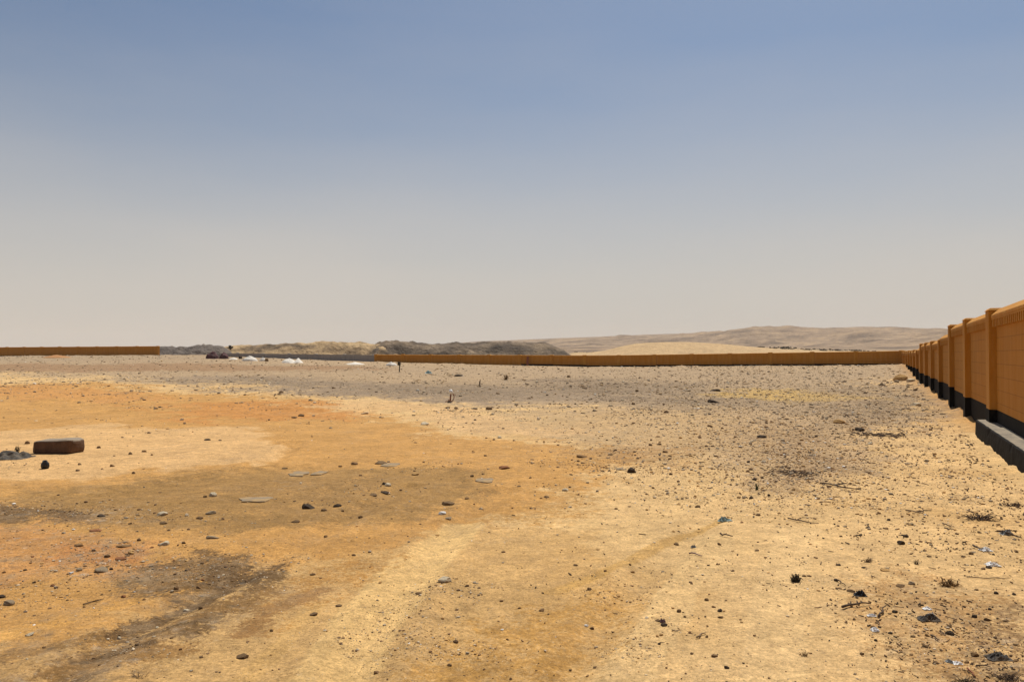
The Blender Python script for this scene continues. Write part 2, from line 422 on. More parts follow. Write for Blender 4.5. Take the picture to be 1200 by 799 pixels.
# ------------------------------------------------------------------ ground
def build_ground():
    th_front = np.radians(np.arange(-43, 43.001, 0.11))
    th_back = np.radians(np.arange(45.5, 315, 2.5))
    th = np.concatenate([th_front, th_back])
    r = [0.9]
    while r[-1] < 170: r.append(r[-1] * 1.0055)
    while r[-1] < 3300: r.append(r[-1] * 1.06)
    r = np.array(r)
    RR, TT = np.meshgrid(r, th, indexing='ij')
    X = RR * np.sin(TT); Y = RR * np.cos(TT)
    Z = ground_z(X, Y)
    nr, nc = X.shape
    Xf, Yf, Zf = X.ravel(), Y.ravel(), Z.ravel()
    rr = np.hypot(Xf, Yf)

    # wobble the coordinates so that the soil patches get ragged edges
    amp = 0.065 * np.clip(rr, 2, 45)
    wx = Xf + amp * (fbm(Xf / (0.22 * 6), Yf / (0.22 * 6), 5, 61) * .6 + fbm(Xf / 5, Yf / 5, 3, 63) * 1.0)
    wy = Yf + amp * 1.6 * (fbm(Xf / (0.22 * 6), Yf / (0.22 * 6), 5, 71) * .6 + fbm(Xf / 5, Yf / 5, 3, 73) * 1.0)
    brk = fbm(Xf / .45, Yf / .6, 5, 81, .75)
    fine_n = fbm(Xf / .16, Yf / .2, 4, 85, .8)
    RUB = np.zeros(len(Xf)); ST = np.zeros(len(Xf)); SC = np.empty((len(Xf), 3)); SC[:] = alb(150, 115, 72)
    brk2 = fbm(Xf / 2.6, Yf / 3.4, 5, 91, .6)
    C = np.empty((len(Xf), 3)); C[:] = alb(225, 186, 129)

    def poly_sdf(pts):
        x, y = wx, wy
        d = np.full(x.shape, 1e9); inside = np.zeros(x.shape, bool)
        n = len(pts)
        for i in range(n):
            x0, y0 = pts[i]; x1, y1 = pts[(i + 1) % n]
            vx, vy = x1 - x0, y1 - y0
            q = np.clip(((x - x0) * vx + (y - y0) * vy) / (vx * vx + vy * vy + 1e-9), 0, 1)
            d = np.minimum(d, np.hypot(x - x0 - q * vx, y - y0 - q * vy))
            c = ((y0 > y) != (y1 > y)) & (x < (x1 - x0) * (y - y0) / (y1 - y0 + 1e-12) + x0)
            inside ^= c
        return np.where(inside, d, -d)

    def lay(mask, colour, k=1.0):
        m = np.clip(mask * k, 0, 1)[:, None]
        C[:] = C * (1 - m) + np.asarray(alb(*colour))[None, :] * m

    def patch(px, colour, feather, k=1.0, ragged=1.0, rub=0.0):
        sd = poly_sdf([at(*p) if p[1] > 417 else p for p in px])
        f = feather * np.clip(rr / 8, .5, 6) * 2.0
        soft = sstep(-f, f, sd)
        m = sstep(.28, .72, soft + (brk * .75 + fine_n * .35) * .75 * np.sqrt(ragged) * (.35 + .65 * np.sqrt(4 * soft * (1 - soft) + 1e-6)) * (soft > 0))
        lay(m, colour, k)
        if rub: RUB[:] = np.maximum(RUB, m * rub)

    def stain(px, colour, feather, k=1.0, rub=0.0):
        sd = poly_sdf([at(*p) for p in px])
        f = feather * np.clip(rr / 8, .5, 6) * 2.2
        put(sstep(-f, f, sd) * k, colour, rub)

    def put(m, colour, rub):
        w_ = np.clip(m / (ST + m + 1e-6), 0, 1)[:, None]
        w_ = np.where((m > ST)[:, None], np.maximum(w_, .8), w_ * .3)
        w_ = np.where(m[:, None] < .01, 0, w_)
        SC[:] = SC * (1 - w_) + np.asarray(alb(*colour))[None, :] * w_
        ST[:] = np.maximum(ST, m)
        if rub: RUB[:] = np.maximum(RUB, m * rub)

    def stain_line(px, width, colour, k=1.0, rub=0.0):
        dd = polyline_dist(wx * .5 + Xf * .5, wy * .5 + Yf * .5, [flat(*p) for p in px])
        put((1 - sstep(width * .1, width * 1.9, dd)) * k, colour, rub)

    def stroke(px, width, colour, k=1.0, ragged=.8, rub=0.0):
        dd = polyline_dist(wx * .35 + Xf * .65, wy * .35 + Yf * .65, [flat(*p) for p in px])
        soft = 1 - sstep(width * .5, width * 1.25, dd)
        m = sstep(.25, .75, soft + (brk * .7 + fine_n * .35) * .8 * ragged * (soft > .02))
        lay(m, colour, k)
        if rub: RUB[:] = np.maximum(RUB, m * rub)

    # broad tints
    lay(sstep(-.1, .45, brk2), (226, 186, 126), .6)
    lay(sstep(.0, .5, fbm(Xf / 1.7, Yf / 2.2, 5, 101, .6)), (206, 163, 102), .55)
    # far stony ground
    a, t = wall_coords(Xf, Yf)
    yard = sstep(-34, -22, a - ACOR + 3 * brk2)
    lay(yard, (184, 157, 124), .9); RUB[:] = np.maximum(RUB, yard * .9)
    RUB[:] = np.maximum(RUB, .3 * sstep(.0, .45, fbm(Xf / 1.1, Yf / 1.4, 5, 131, .65)))
    patch([(-420, 424), (-300, 437), (0, 438), (120, 441), (220, 450), (300, 460), (420, 468), (520, 476), (640, 478), (760, 484), (840, 484), (900, 500),
           (1000, 505), (1075, 500), (1130, 488), (1085, 450), (1060, 434), (700, 432), (440, 428), (190, 419), (0, 420)], (182, 155, 122), .8, .92, 1.8, 1.0)
    patch([(850, 490), (960, 490), (1060, 500), (1040, 530), (950, 570), (890, 565)], (190, 156, 116), .5, .6, 1.8, .9)
    lay((rr > 95) * 1.0, (176, 152, 122), .8)
    patch([(200, 441), (330, 441), (450, 452), (600, 452), (760, 462), (830, 474), (700, 472), (560, 470), (440, 468), (300, 458)], (150, 130, 108), .5, .75, 1.6, 1.0)
    patch([(600, 447), (700, 444), (800, 448), (860, 456), (760, 462), (640, 456)], (152, 131, 107), .6, .7, 1.6, 1.0)
    patch([(-200, 427), (0, 427), (250, 427), (440, 429), (440, 434), (250, 435), (0, 436), (-200, 436)], (160, 122, 86), .4, .8, 1.2)
    patch([(1000, 448), (1080, 450), (1120, 480), (1060, 500), (1000, 480)], (164, 140, 110), .5, .7, 1.6, 1.0)
    patch([(850, 459), (900, 456), (960, 458), (1000, 465), (930, 471), (860, 467)], (206, 168, 98), .4, .95, .9)
    patch([(615, 490), (670, 488), (660, 500), (610, 500)], (208, 172, 108), .3, .7)
    patch([(560, 478), (860, 478), (1080, 490), (1040, 545), (900, 580), (800, 548), (660, 530), (560, 500)], (196, 163, 120), .6, .62, 2.2, .75)
    # browner trodden soil across the foreground
    patch([(-200, 700), (60, 690), (240, 690), (380, 620), (560, 596), (660, 612), (690, 660), (720, 720), (700, 840), (-200, 840)], (205, 162, 102), .3, .75, 1.8)
    patch([(-200, 745), (100, 735), (230, 730), (200, 840), (-200, 840)], (192, 150, 94), .25, .6, 1.8, .6)
    # orange field on the left
    patch([(-400, 452), (0, 451), (110, 447), (240, 462), (340, 470), (440, 486), (540, 503), (640, 520), (700, 538), (690, 560), (620, 585), (540, 610), (400, 640),
           (230, 690), (60, 760), (-100, 700), (-400, 600)], (202, 151, 85), .45, .95, 1.4)
    patch([(170, 474), (300, 470), (430, 480), (410, 492), (280, 494), (190, 486)], (202, 139, 73), .4, .85, 1.5)
    patch([(-200, 458), (60, 452), (200, 462), (160, 470), (0, 470)], (208, 148, 84), .35, .7, 1.1)
    patch([(-250, 512), (80, 500), (180, 498), (270, 502), (345, 520), (325, 541), (250, 553), (130, 561), (0, 562), (-250, 575)], (222, 177, 119), .2, 1.0, .8)
    patch([(360, 476), (470, 482), (560, 505), (680, 505), (700, 500), (560, 480), (450, 472)], (222, 180, 126), .3, .85, .9)
    # reddish loose soil, left foreground
    patch([(-60, 612), (90, 610), (210, 622), (215, 650), (150, 668), (60, 668), (-60, 690)], (203, 146, 86), .22, .8, 1.8, .8)
    patch([(60, 625), (200, 628), (200, 650), (110, 650)], (188, 124, 70), .18, .55, 2.2, 1.0)
    # damp and oily stains
    stain_line([(250, 640), (330, 668), (300, 700), (230, 740)], .10, (104, 78, 48), .8, .8)
    stain_line([(336, 655), (300, 676), (215, 712), (150, 735)], .09, (96, 72, 46), .85, .8)
    stain([(80, 580), (250, 556), (330, 547), (470, 541), (560, 552), (560, 578), (480, 600), (390, 600), (300, 606), (170, 606), (60, 606)], (162, 125, 74), .17, .88)
    stain([(330, 560), (420, 556), (470, 578), (400, 592), (330, 588)], (146, 114, 76), .14, .8)
    stain([(-80, 588), (60, 586), (170, 588), (215, 597), (160, 606), (0, 606), (-80, 604)], (98, 78, 58), .14, .9, 1.0)
    stain([(160, 668), (200, 645), (300, 640), (335, 655), (325, 680), (270, 690), (215, 700), (170, 690)], (118, 90, 56), .14, .85, .9)
    stain([(130, 672), (170, 652), (215, 640), (205, 660), (150, 686)], (120, 96, 66), .08, .8, 1.0)
    stain([(240, 650), (312, 644), (336, 660), (326, 684), (270, 688), (236, 674)], (80, 60, 38), .10, 1.0, .9)
    stain_line([(330, 690), (250, 722), (180, 745), (110, 775), (50, 815)], .17, (142, 106, 62), .85, .6)
    stain_line([(60, 800), (140, 775), (215, 760)], .12, (160, 120, 70), .7, .5)
    stain_line([(0, 770), (70, 755), (130, 740)], .10, (158, 120, 72), .7, .4)
    stain_line([(262, 722), (215, 730), (170, 738)], .08, (92, 70, 46), .95, .6)
    stain_line([(180, 752), (150, 757), (128, 766)], .09, (78, 58, 38), 1.0, .6)
    stain_line([(120, 790), (90, 799)], .08, (92, 68, 42), .95, .6)
    stain_line([(390, 690), (330, 712), (300, 735)], .10, (160, 118, 70), .85, .3)
    stain([(300, 700), (420, 640), (470, 640), (420, 690), (330, 740)], (188, 138, 74), .2, .6)
    stain([(560, 720), (660, 690), (720, 700), (690, 790), (560, 830), (470, 830)], (196, 148, 80), .22, .6)
    stain([(560, 580), (650, 560), (720, 580), (640, 600), (560, 604)], (194, 146, 82), .2, .55)
    stain([(865, 505), (930, 500), (975, 520), (950, 572), (905, 575), (890, 540)], (146, 116, 84), .35, .5, 1.0)
    stain([(655, 528), (720, 520), (790, 528), (770, 552), (700, 545)], (176, 134, 84), .22, .6, .5)
    stain([(1005, 690), (1050, 665), (1130, 700), (1205, 710), (1210, 830), (1080, 830), (1040, 760)], (190, 146, 92), .22, .6, .8)
    stain([(1125, 735), (1205, 722), (1215, 810), (1130, 800)], (134, 104, 70), .14, .7, 1.0)
    stain([(1040, 745), (1080, 742), (1085, 770), (1045, 775)], (160, 126, 84), .10, .6, 1.0)
    stain([(640, 450), (720, 446), (790, 452), (740, 460), (650, 458)], (120, 102, 82), .5, .68, 1.0)
    stain([(760, 468), (840, 466), (860, 474), (790, 480)], (122, 104, 84), .5, .68, 1.0)
    stain([(440, 455), (540, 450), (620, 458), (560, 466), (460, 464)], (124, 107, 86), .5, .62, 1.0)
    stain([(230, 446), (320, 444), (420, 452), (330, 456)], (126, 109, 88), .5, .6, 1.0)
    stain([(1000, 455), (1060, 455), (1085, 480), (1030, 500), (990, 478)], (140, 118, 92), .4, .6, 1.0)
    # pale run of dust along the wheel track
    stroke([(375, 840), (425, 740), (480, 670), (540, 612)], .23, (229, 188, 124), .95, .8)
    stroke([(265, 830), (330, 760), (385, 700)], .08, (216, 172, 106), .6, 1.0)
    stroke([(700, 840), (790, 700), (840, 630)], .16, (230, 192, 134), .7, .9)
    stroke([(900, 840), (915, 700), (930, 620)], .18, (231, 193, 136), .8, .8)
    stroke([(640, 690), (720, 660), (800, 625), (850, 610)], .07, (200, 156, 88), .7, 1.2)
    stroke([(0, 745), (140, 705), (240, 680)], .10, (214, 160, 86), .7, 1.1)
    # orange spill against the wall foot
    foot = np.exp(-np.clip(t, 0, 9) / .35) * (a > 16.6) * (t > -.1) * (a < ACOR)
    lay(foot, (196, 140, 72), .75)
    # the land outside the yard
    lay(sstep(3, 9, a - ACOR), (186, 156, 118), .9)

    Xa = np.concatenate([Xf, [0.0]]); Ya = np.concatenate([Yf, [0.0]]); Za = np.concatenate([Zf, [ground_z(np.array([0.]), np.array([0.]))[0]]])
    C = np.vstack([C, C[0:1]])
    q = grid_quads(nr, nc, wrap=True)[:, ::-1]
    centre = len(Xf)
    j = np.arange(nc); tri = np.stack([np.full(nc, centre), (j + 1) % nc, j], -1)
    me = big_mesh('ground', np.stack([Xa, Ya, Za], -1), q, tri, True, C, 'soil_colour')
    for nm_, ar_ in (('stain', ST),):
        q_ = me.attributes.new(nm_, 'FLOAT', 'POINT'); q_.data.foreach_set('value', np.append(ar_, 0).astype(np.float32))
    q_ = me.attributes.new('stain_colour', 'FLOAT_COLOR', 'POINT'); c4 = np.ones((len(SC) + 1, 4), np.float32); c4[:-1, :3] = SC; q_.data.foreach_set('color', c4.ravel())
    ra = me.attributes.new('rubble', 'FLOAT', 'POINT'); ra.data.foreach_set('value', np.append(RUB, 0).astype(np.float32))
    o = link('ground', me, M['soil']); tag(o, kind='structure')
    return o


build_ground()


# ------------------------------------------------------------------ mounds, dune, hills
def mound(name, prof, Y0, depth, colours, seed, rough=.25, pow_=.8, mat='attr', steps=.35, foot=-1.0, kind='structure'):
    """ridge whose crest runs through the given skyline; built at its own distance and depth"""
    xs = np.array([(p[0] - 600) / F * Y0 for p in prof]); hs = np.array([EYE + (HOR - p[1]) / F * Y0 for p in prof])
    X1 = np.arange(xs[0], xs[-1] + steps, steps)
    V = np.arange(-1, 1.0001, steps / depth * 1.2)
    XX, VV = np.meshgrid(X1, V, indexing='xy')
    crest = np.interp(XX, xs, hs)
    Yc = Y0 + depth * .4 * fbm(XX / (depth * 2), XX * 0, 2, seed + 9)
    YY = Yc + VV * depth
    base = foot
    prf = np.clip(1 - np.abs(VV) ** (1 / pow_), 0, 1)
    n = fbm(XX / (depth * .5), YY / (depth * .5), 5, seed, .55)
    gul = 1 - np.abs(fbm(XX / (depth * .35), YY / (depth * .9), 4, seed + 3))
    hgt = np.maximum(crest - base, 0)
    ZZ = base + hgt * np.clip(prf * (1 + rough * .2 * n) - rough * (1 - prf) * prf * 1.3 * (1 - gul), 0, 1.06)
    ZZ += rough * .32 * fbm(XX / .9, YY / .9, 5, seed + 5, .65) * np.clip(hgt, 0, 2)
    q = (fbm(XX / 3.5, YY / 3.0 + ZZ * .8, 6, seed + 7, .65) * .9 + .5)
    q = np.clip(q, 0, .999)
    cols = np.array([alb(*c) for c in colours]); idx = q * (len(cols) - 1)
    i0 = np.floor(idx).astype(int); fr = (idx - i0)[..., None]
    CC = cols[i0] * (1 - fr) + cols[np.minimum(i0 + 1, len(cols) - 1)] * fr
    co = np.stack([XX, YY, ZZ], -1).reshape(-1, 3)
    o = link(name, big_mesh(name, co, grid_quads(*XX.shape), None, True, CC.reshape(-1, 3), 'rock_colour'), M[mat])
    tag(o, kind=kind)
    return o


DARK = [(62, 52, 42), (92, 78, 63), (122, 104, 84), (158, 136, 108)]
mound('spoil_mound', [(425, 420), (440, 402), (455, 400.5), (475, 400), (500, 402), (512, 403), (545, 402), (560, 401.5), (600, 402.5), (625, 401.8), (640, 402.2), (650, 407), (662, 412), (672, 418)],
      128, 7, DARK, 201, .55, .55)
mound('rubble_ridge', [(250, 420), (258, 405), (268, 403.5), (285, 404), (300, 403.5), (320, 403.8), (345, 402), (375, 401), (395, 401), (425, 401), (450, 403), (470, 412)],
      127, 6, [(84, 70, 54), (144, 120, 90), (196, 164, 120), (210, 180, 134)], 231, .42, .7)
mound('grey_spoil_mound', [(170, 418), (186, 406), (205, 406), (209, 404.4), (219, 406), (235, 405), (250, 404), (262, 404.5), (270, 412), (276, 419)],
      121, 5, [(104, 94, 86), (128, 116, 104), (140, 126, 112)], 251, .45, .6)
mound('sand_dune', [(640, 420), (672, 414), (690, 413), (712, 410.5), (728, 406), (745, 402.5), (770, 401), (800, 400.6), (825, 401.6), (850, 403.5), (880, 406.5), (910, 409), (960, 411), (1040, 412), (1130, 412.5), (1180, 416)],
      215, 28, [(190, 156, 112), (206, 172, 124), (200, 164, 116)], 271, .08, .9, steps=.9)
mound('scrub_bank', [(655, 418), (672, 413), (700, 412.5), (720, 411), (860, 408), (905, 407.5), (945, 409.5), (990, 411), (1060, 411), (1150, 411), (1200, 414)],
      255, 18, [(166, 138, 100), (190, 160, 118), (206, 174, 126)], 281, .4, .7, steps=.9)


def build_hills():
    sky = [(380, 412), (480, 404), (560, 398.5), (620, 396), (700, 393), (760, 390.5), (800, 389.2), (850, 387), (880, 384.6), (905, 383.4), (925, 382), (940, 383.6), (970, 383),
           (1010, 380.8), (1060, 382), (1100, 383.2), (1160, 386), (1250, 392), (1400, 405), (1500, 414)]
    ang = np.arctan((np.array([p[0] for p in sky]) - 600) / F)
    rise = np.array([(HOR - p[1]) / F for p in sky])
    th = np.arange(ang[0], ang[-1], np.radians(.07))
    r = np.concatenate([np.arange(330, 900, 6), np.arange(900, 2100, 14)])
    TT, RR = np.meshgrid(th, r, indexing='xy')
    X = RR * np.sin(TT); Y = RR * np.cos(TT)
    crest_r = 1450 + 120 * np.sin(TT * 9)
    slope = np.interp(TT, ang, rise) * np.cos(TT)
    H = slope * crest_r
    u = np.clip((RR - 330) / (crest_r - 330), 0, 1)
    back = np.clip((RR - crest_r) / 700, 0, 1)
    base = H * (u ** 1.25) * (1 - back ** 1.5)
    n1 = fbm(X / 150, Y / 210, 5, 301, .55); n2 = fbm(X / 42, Y / 60, 5, 311, .6)
    env = u * (1 - u) * 4 * .9 + .0
    Z = base + env * H * (.4 * n1) + (u * .9 + .1) * np.clip(H / 25, .1, 1) * (1.6 * n2) * (1 - .6 * (u > .97))
    Z = Z - .9
    q = np.clip(.52 + 1.3 * fbm(X / 34, Y / 34 + Z * .1, 6, 321, .7), 0, .999)
    cols = np.array([alb(112, 92, 72), alb(142, 118, 92), alb(158, 132, 104), alb(178, 148, 114)])
    idx = q * 3; i0 = np.floor(idx).astype(int); fr = (idx - i0)[..., None]
    CC = cols[i0] * (1 - fr) + cols[np.minimum(i0 + 1, 3)] * fr
    o = link('desert_hills', big_mesh('desert_hills', np.stack([X, Y, Z], -1).reshape(-1, 3), grid_quads(*X.shape), None, True, CC.reshape(-1, 3), 'rock_colour'), M['hill'])
    tag(o, kind='structure')


build_hills()


# ------------------------------------------------------------------ walls
def build_wall(name, label, origin, ang, st, tops, splits, proud=.2, hw=.23, cope=.15, dent=True, paint='ochre', trim='ochre_plain', base='bitumen', foot=-.8, bay_tops=None, cope_out=.06, floors=None):
    """st: pillar stations along local x; local +y faces the yard"""
    w = empty(name, (origin[0], origin[1], 0), ang)
    tag(w, label, 'wall', None, 'thing')
    n = len(st); uneven = random.Random(len(label))
    for i in range(n):
        x = st[i]; sp = splits[min(i, n - 2)] if base else foot
        zlo = (floors[i] if floors else foot)
        m = MB(); zt = tops[i] + uneven.uniform(-.018, .012)
        m.box(x - hw, x + hw, -proud - .25, 0, sp, zt - .05)
        m.hexa([(x - hw - .02, -proud - .27, zt - .05), (x + hw + .02, -proud - .27, zt - .05), (x + hw + .02, .02, zt - .05), (x - hw - .02, .02, zt - .05),
                (x - hw + .03, -proud - .22, zt), (x + hw - .03, -proud - .22, zt), (x + hw - .03, -.03, zt), (x - hw + .03, -.03, zt)])
        p = m.build('pillar', M[trim], w, bevel=.012)
        if base:
            m = MB(); m.box(x - hw - .004, x + hw + .004, -proud - .254, .004, zlo, sp)
            m.build('pillar_base', M[base], p)
    for i in range(n - 1):
        x0, x1 = st[i] + hw, st[i + 1] - hw
        t0, t1 = (bay_tops[i] if bay_tops else (tops[i] - .05, tops[i + 1] - .05))
        sp = splits[i]
        m = MB()
        lo = sp if base else foot
        m.box(x0, x1, -proud - .2, -proud, lo, t0 - cope - .02, t1 - cope - .02)
        p = m.build('panel', M[paint], w)
        if base:
            m = MB(); m.box(x0, x1, -proud - .204, -proud + .004, foot, sp)
            m.build('plinth', M[base], p)
        if cope:
            yf, yb = -proud + cope_out, -proud - .2 - cope_out
            ym = -proud - .1
            m = MB()
            m.prism(x0, x1, [(yb, t0 - cope - .02), (yf, t0 - cope - .02), (yf, t0 - cope + .03), (ym + .05, t0), (ym - .05, t0), (yb, t0 - cope + .03)], t1 - t0)
            m.build('coping', M[trim], p, bevel=.008)
        if dent:
            m = MB(); zt = t0 - cope - .022; dz_ = (t1 - t0) / (x1 - x0)
            def zz(x, d): return zt + dz_ * (x - x0) - d
            out = [(x0 + .002, zz(x0, 0)), (x0 + .002, zz(x0, .03))]; x = x0 + .09
            while x < x1 - .12:
                out += [(x, zz(x, .03)), (x, zz(x, .16)), (x + .085, zz(x + .085, .16)), (x + .085, zz(x + .085, .03))]; x += .19
            out += [(x1 - .002, zz(x1, .03)), (x1 - .002, zz(x1, 0))]
            k = len(out); ya, yb_ = -proud + .002, -proud + cope_out - .006
            m.v = [(p, ya, q) for p, q in out] + [(p, yb_, q) for p, q in out]
            m.f = [(j, (j + 1) % k, k + (j + 1) % k, k + j) for j in range(k)] + [tuple(range(k - 1, -1, -1)), tuple(range(k, 2 * k))]; m.mi = [0] * (k + 2)
            m.build('dentil_course', M[trim], p)
    return w


NP = 15
WOFF = .08
first = -4
idx = list(range(first, NP + 1))
st = [A1 + (i - 1) * BAY for i in idx]


def lvl(i): return 2.38 if i <= 3 else 2.06 if i <= 7 else 1.80 if i < 15 else 1.88


def spl(i): return .56 if i <= 2 else .64 if i <= 7 else .78


bt = []
for i in idx[:-1]:
    a0 = lvl(i) - .02; a1 = lvl(i + 1) - .02
    if a0 == a1: bt.append((a0, a1))
    elif i == 3: bt.append((2.17, 2.17))
    elif i == 7: bt.append((1.88, 1.88))
    else: bt.append((a0, a0))
RW = build_wall('boundary_wall', 'long ochre boundary wall with black plinth stepping away along the right side', (OX + NX * WOFF, OY + NY * WOFF), ANG, st, [lvl(i) for i in idx], [spl(i) for i in idx],
                bay_tops=bt, proud=.12, cope_out=.085, floors=[(.335 if i <= 1 else -.8) for i in idx])
# the ledge: cast in lengths, worn and chipped along its edge
m = MB(); xs_ = np.arange(-10, 16.31, .16); xs_[-1] = 16.3
prof_ = [(-.30, -.6), (-.30, .335), (-.12, .338), (.02, .335), (.125, .330), (.148, .312), (.155, .18), (.16, .02), (.165, -.6)]
lr = random.Random(3)
for x_ in xs_:
    chip = lr.random() < .10
    for q, (y_, z_) in enumerate(prof_):
        j = .003
        dy, dz = lr.uniform(-j, j) * (q > 1), lr.uniform(-j, j) * (0 < q < 7)
        if chip and q in (4, 5): dy -= lr.uniform(.01, .03); dz -= lr.uniform(.005, .025)
        m.v.append((x_ + lr.uniform(-.02, .02) * (q in (4, 5)), y_ + dy, z_ + dz))
npf = len(prof_)
for k in range(len(xs_) - 1):
    for q in range(npf - 1):
        m.f.append((k * npf + q, (k + 1) * npf + q, (k + 1) * npf + q + 1, k * npf + q + 1)); m.mi.append(1 if q < 4 else 0)
m.f.append(tuple(range(npf))); m.mi.append(0)
m.f.append(tuple((len(xs_) - 1) * npf + q for q in reversed(range(npf)))); m.mi.append(0)
m.build('footing_ledge', [M['bitumen'], M['cement']], RW)

# back wall: starts at the corner, runs left
A2 = ANG + math.pi / 2
nb = 15
LB = 55.6
st2 = [.05 + k * LB / nb for k in range(nb + 1)]
tp2 = [float(np.interp(s, [0, 28, 56], [1.90, 1.47, 1.56])) for s in st2]
spt = []
for s in st2[:-1]:
    g = float(np.interp(s + 1.8, [0, 14, 28, 56], [.55, .42, .22, .66]))
    spt.append(g + (.17 if s < 36 else -.05))
build_wall('boundary_wall', 'low ochre wall across the back of the yard below the dark spoil mound and dune', (CX, CY), A2, st2, tp2, spt, proud=.05, hw=.2, cope=.06, dent=False, cope_out=.02)
# bare grey block wall continuing it
st3 = [56.03 + k * 4.2 for k in range(7)]
build_wall('block_wall', 'unpainted low grey block wall behind the white heaps on the left', (CX, CY), A2, st3, [float(np.interp(s, [56, 82], [1.52, 1.78])) for s in st3], [0] * 7,
           proud=.04, hw=.16, cope=0, dent=False, paint='grey_block', trim='grey_block', base=None)
st4 = [91.3 + k * 4.0 for k in range(13)]
build_wall('boundary_wall', 'far ochre wall at the left edge ending beside the grey spoil mound', (CX, CY), A2, st4, [2.70 - .003 * k for k in range(13)],
           [float(np.interp(s, [91, 126, 200], [1.40, 1.32, 1.2])) for s in st4], proud=.04, hw=.2, cope=.06, dent=False, cope_out=.02)


# ------------------------------------------------------------------ small things
def ico(sub):
    import bmesh
    bm = bmesh.new(); bmesh.ops.create_icosphere(bm, subdivisions=sub, radius=1)
    v = np.array([x.co[:] for x in bm.verts]); f = [tuple(q.index for q in p.verts) for p in bm.faces]
    bm.free(); return v, f


IV, IF = ico(3)
PV, PF = ico(1)


def stone_verts(V, seed, cuts=7):
    g = np.random.default_rng(seed)
    v = V.copy()
    for _ in range(cuts):                                   # broken faces
        n = g.normal(size=3); n /= np.linalg.norm(n); d = g.uniform(.45, .8)
        k = v @ n - d
        v = v - np.where(k > 0, k, 0)[:, None] * n * .95
    v += .05 * np.stack([np.sin(v[:, 1] * 6 + seed), np.sin(v[:, 2] * 7 + seed * 2), np.sin(v[:, 0] * 6.5 + seed * 3)], -1)
    return v / np.abs(v).max(0)


STONES = {}


def stone_mesh(shape, colour):
    key = (shape, colour)
    if key not in STONES:
        v = stone_verts(IV, 500 + shape)
        me = bpy.data.meshes.new('stone'); me.from_pydata([tuple(p) for p in v], [], IF)
        me.materials.append(M['stone_' + colour])
        for p in me.polygons: p.use_smooth = False
        STONES[key] = me
    return STONES[key]


def gz(x, y): return float(ground_z(np.array([x]), np.array([y]))[0])


def put_stone(px, py, w, hr, colour, label, cat='stone', name='stone', group=None, dr=.8, rz=None, sink=.34):
    x, y = at(px, py)
    wid = w * y / F / 2
    o = bpy.data.objects.new(name, stone_mesh(random.randrange(9), colour)); col.objects.link(o)
    h = wid * hr
    o.scale = (wid, wid * dr, h)
    o.location = (x, y + wid * dr * .6, gz(x, y + wid * dr * .6) + h * (1 - 2 * sink))
    o.rotation_euler = (random.uniform(-.18, .18), random.uniform(-.18, .18), random.uniform(-.5, .5) if rz is None else rz)
    return tag(o, label, cat, group)


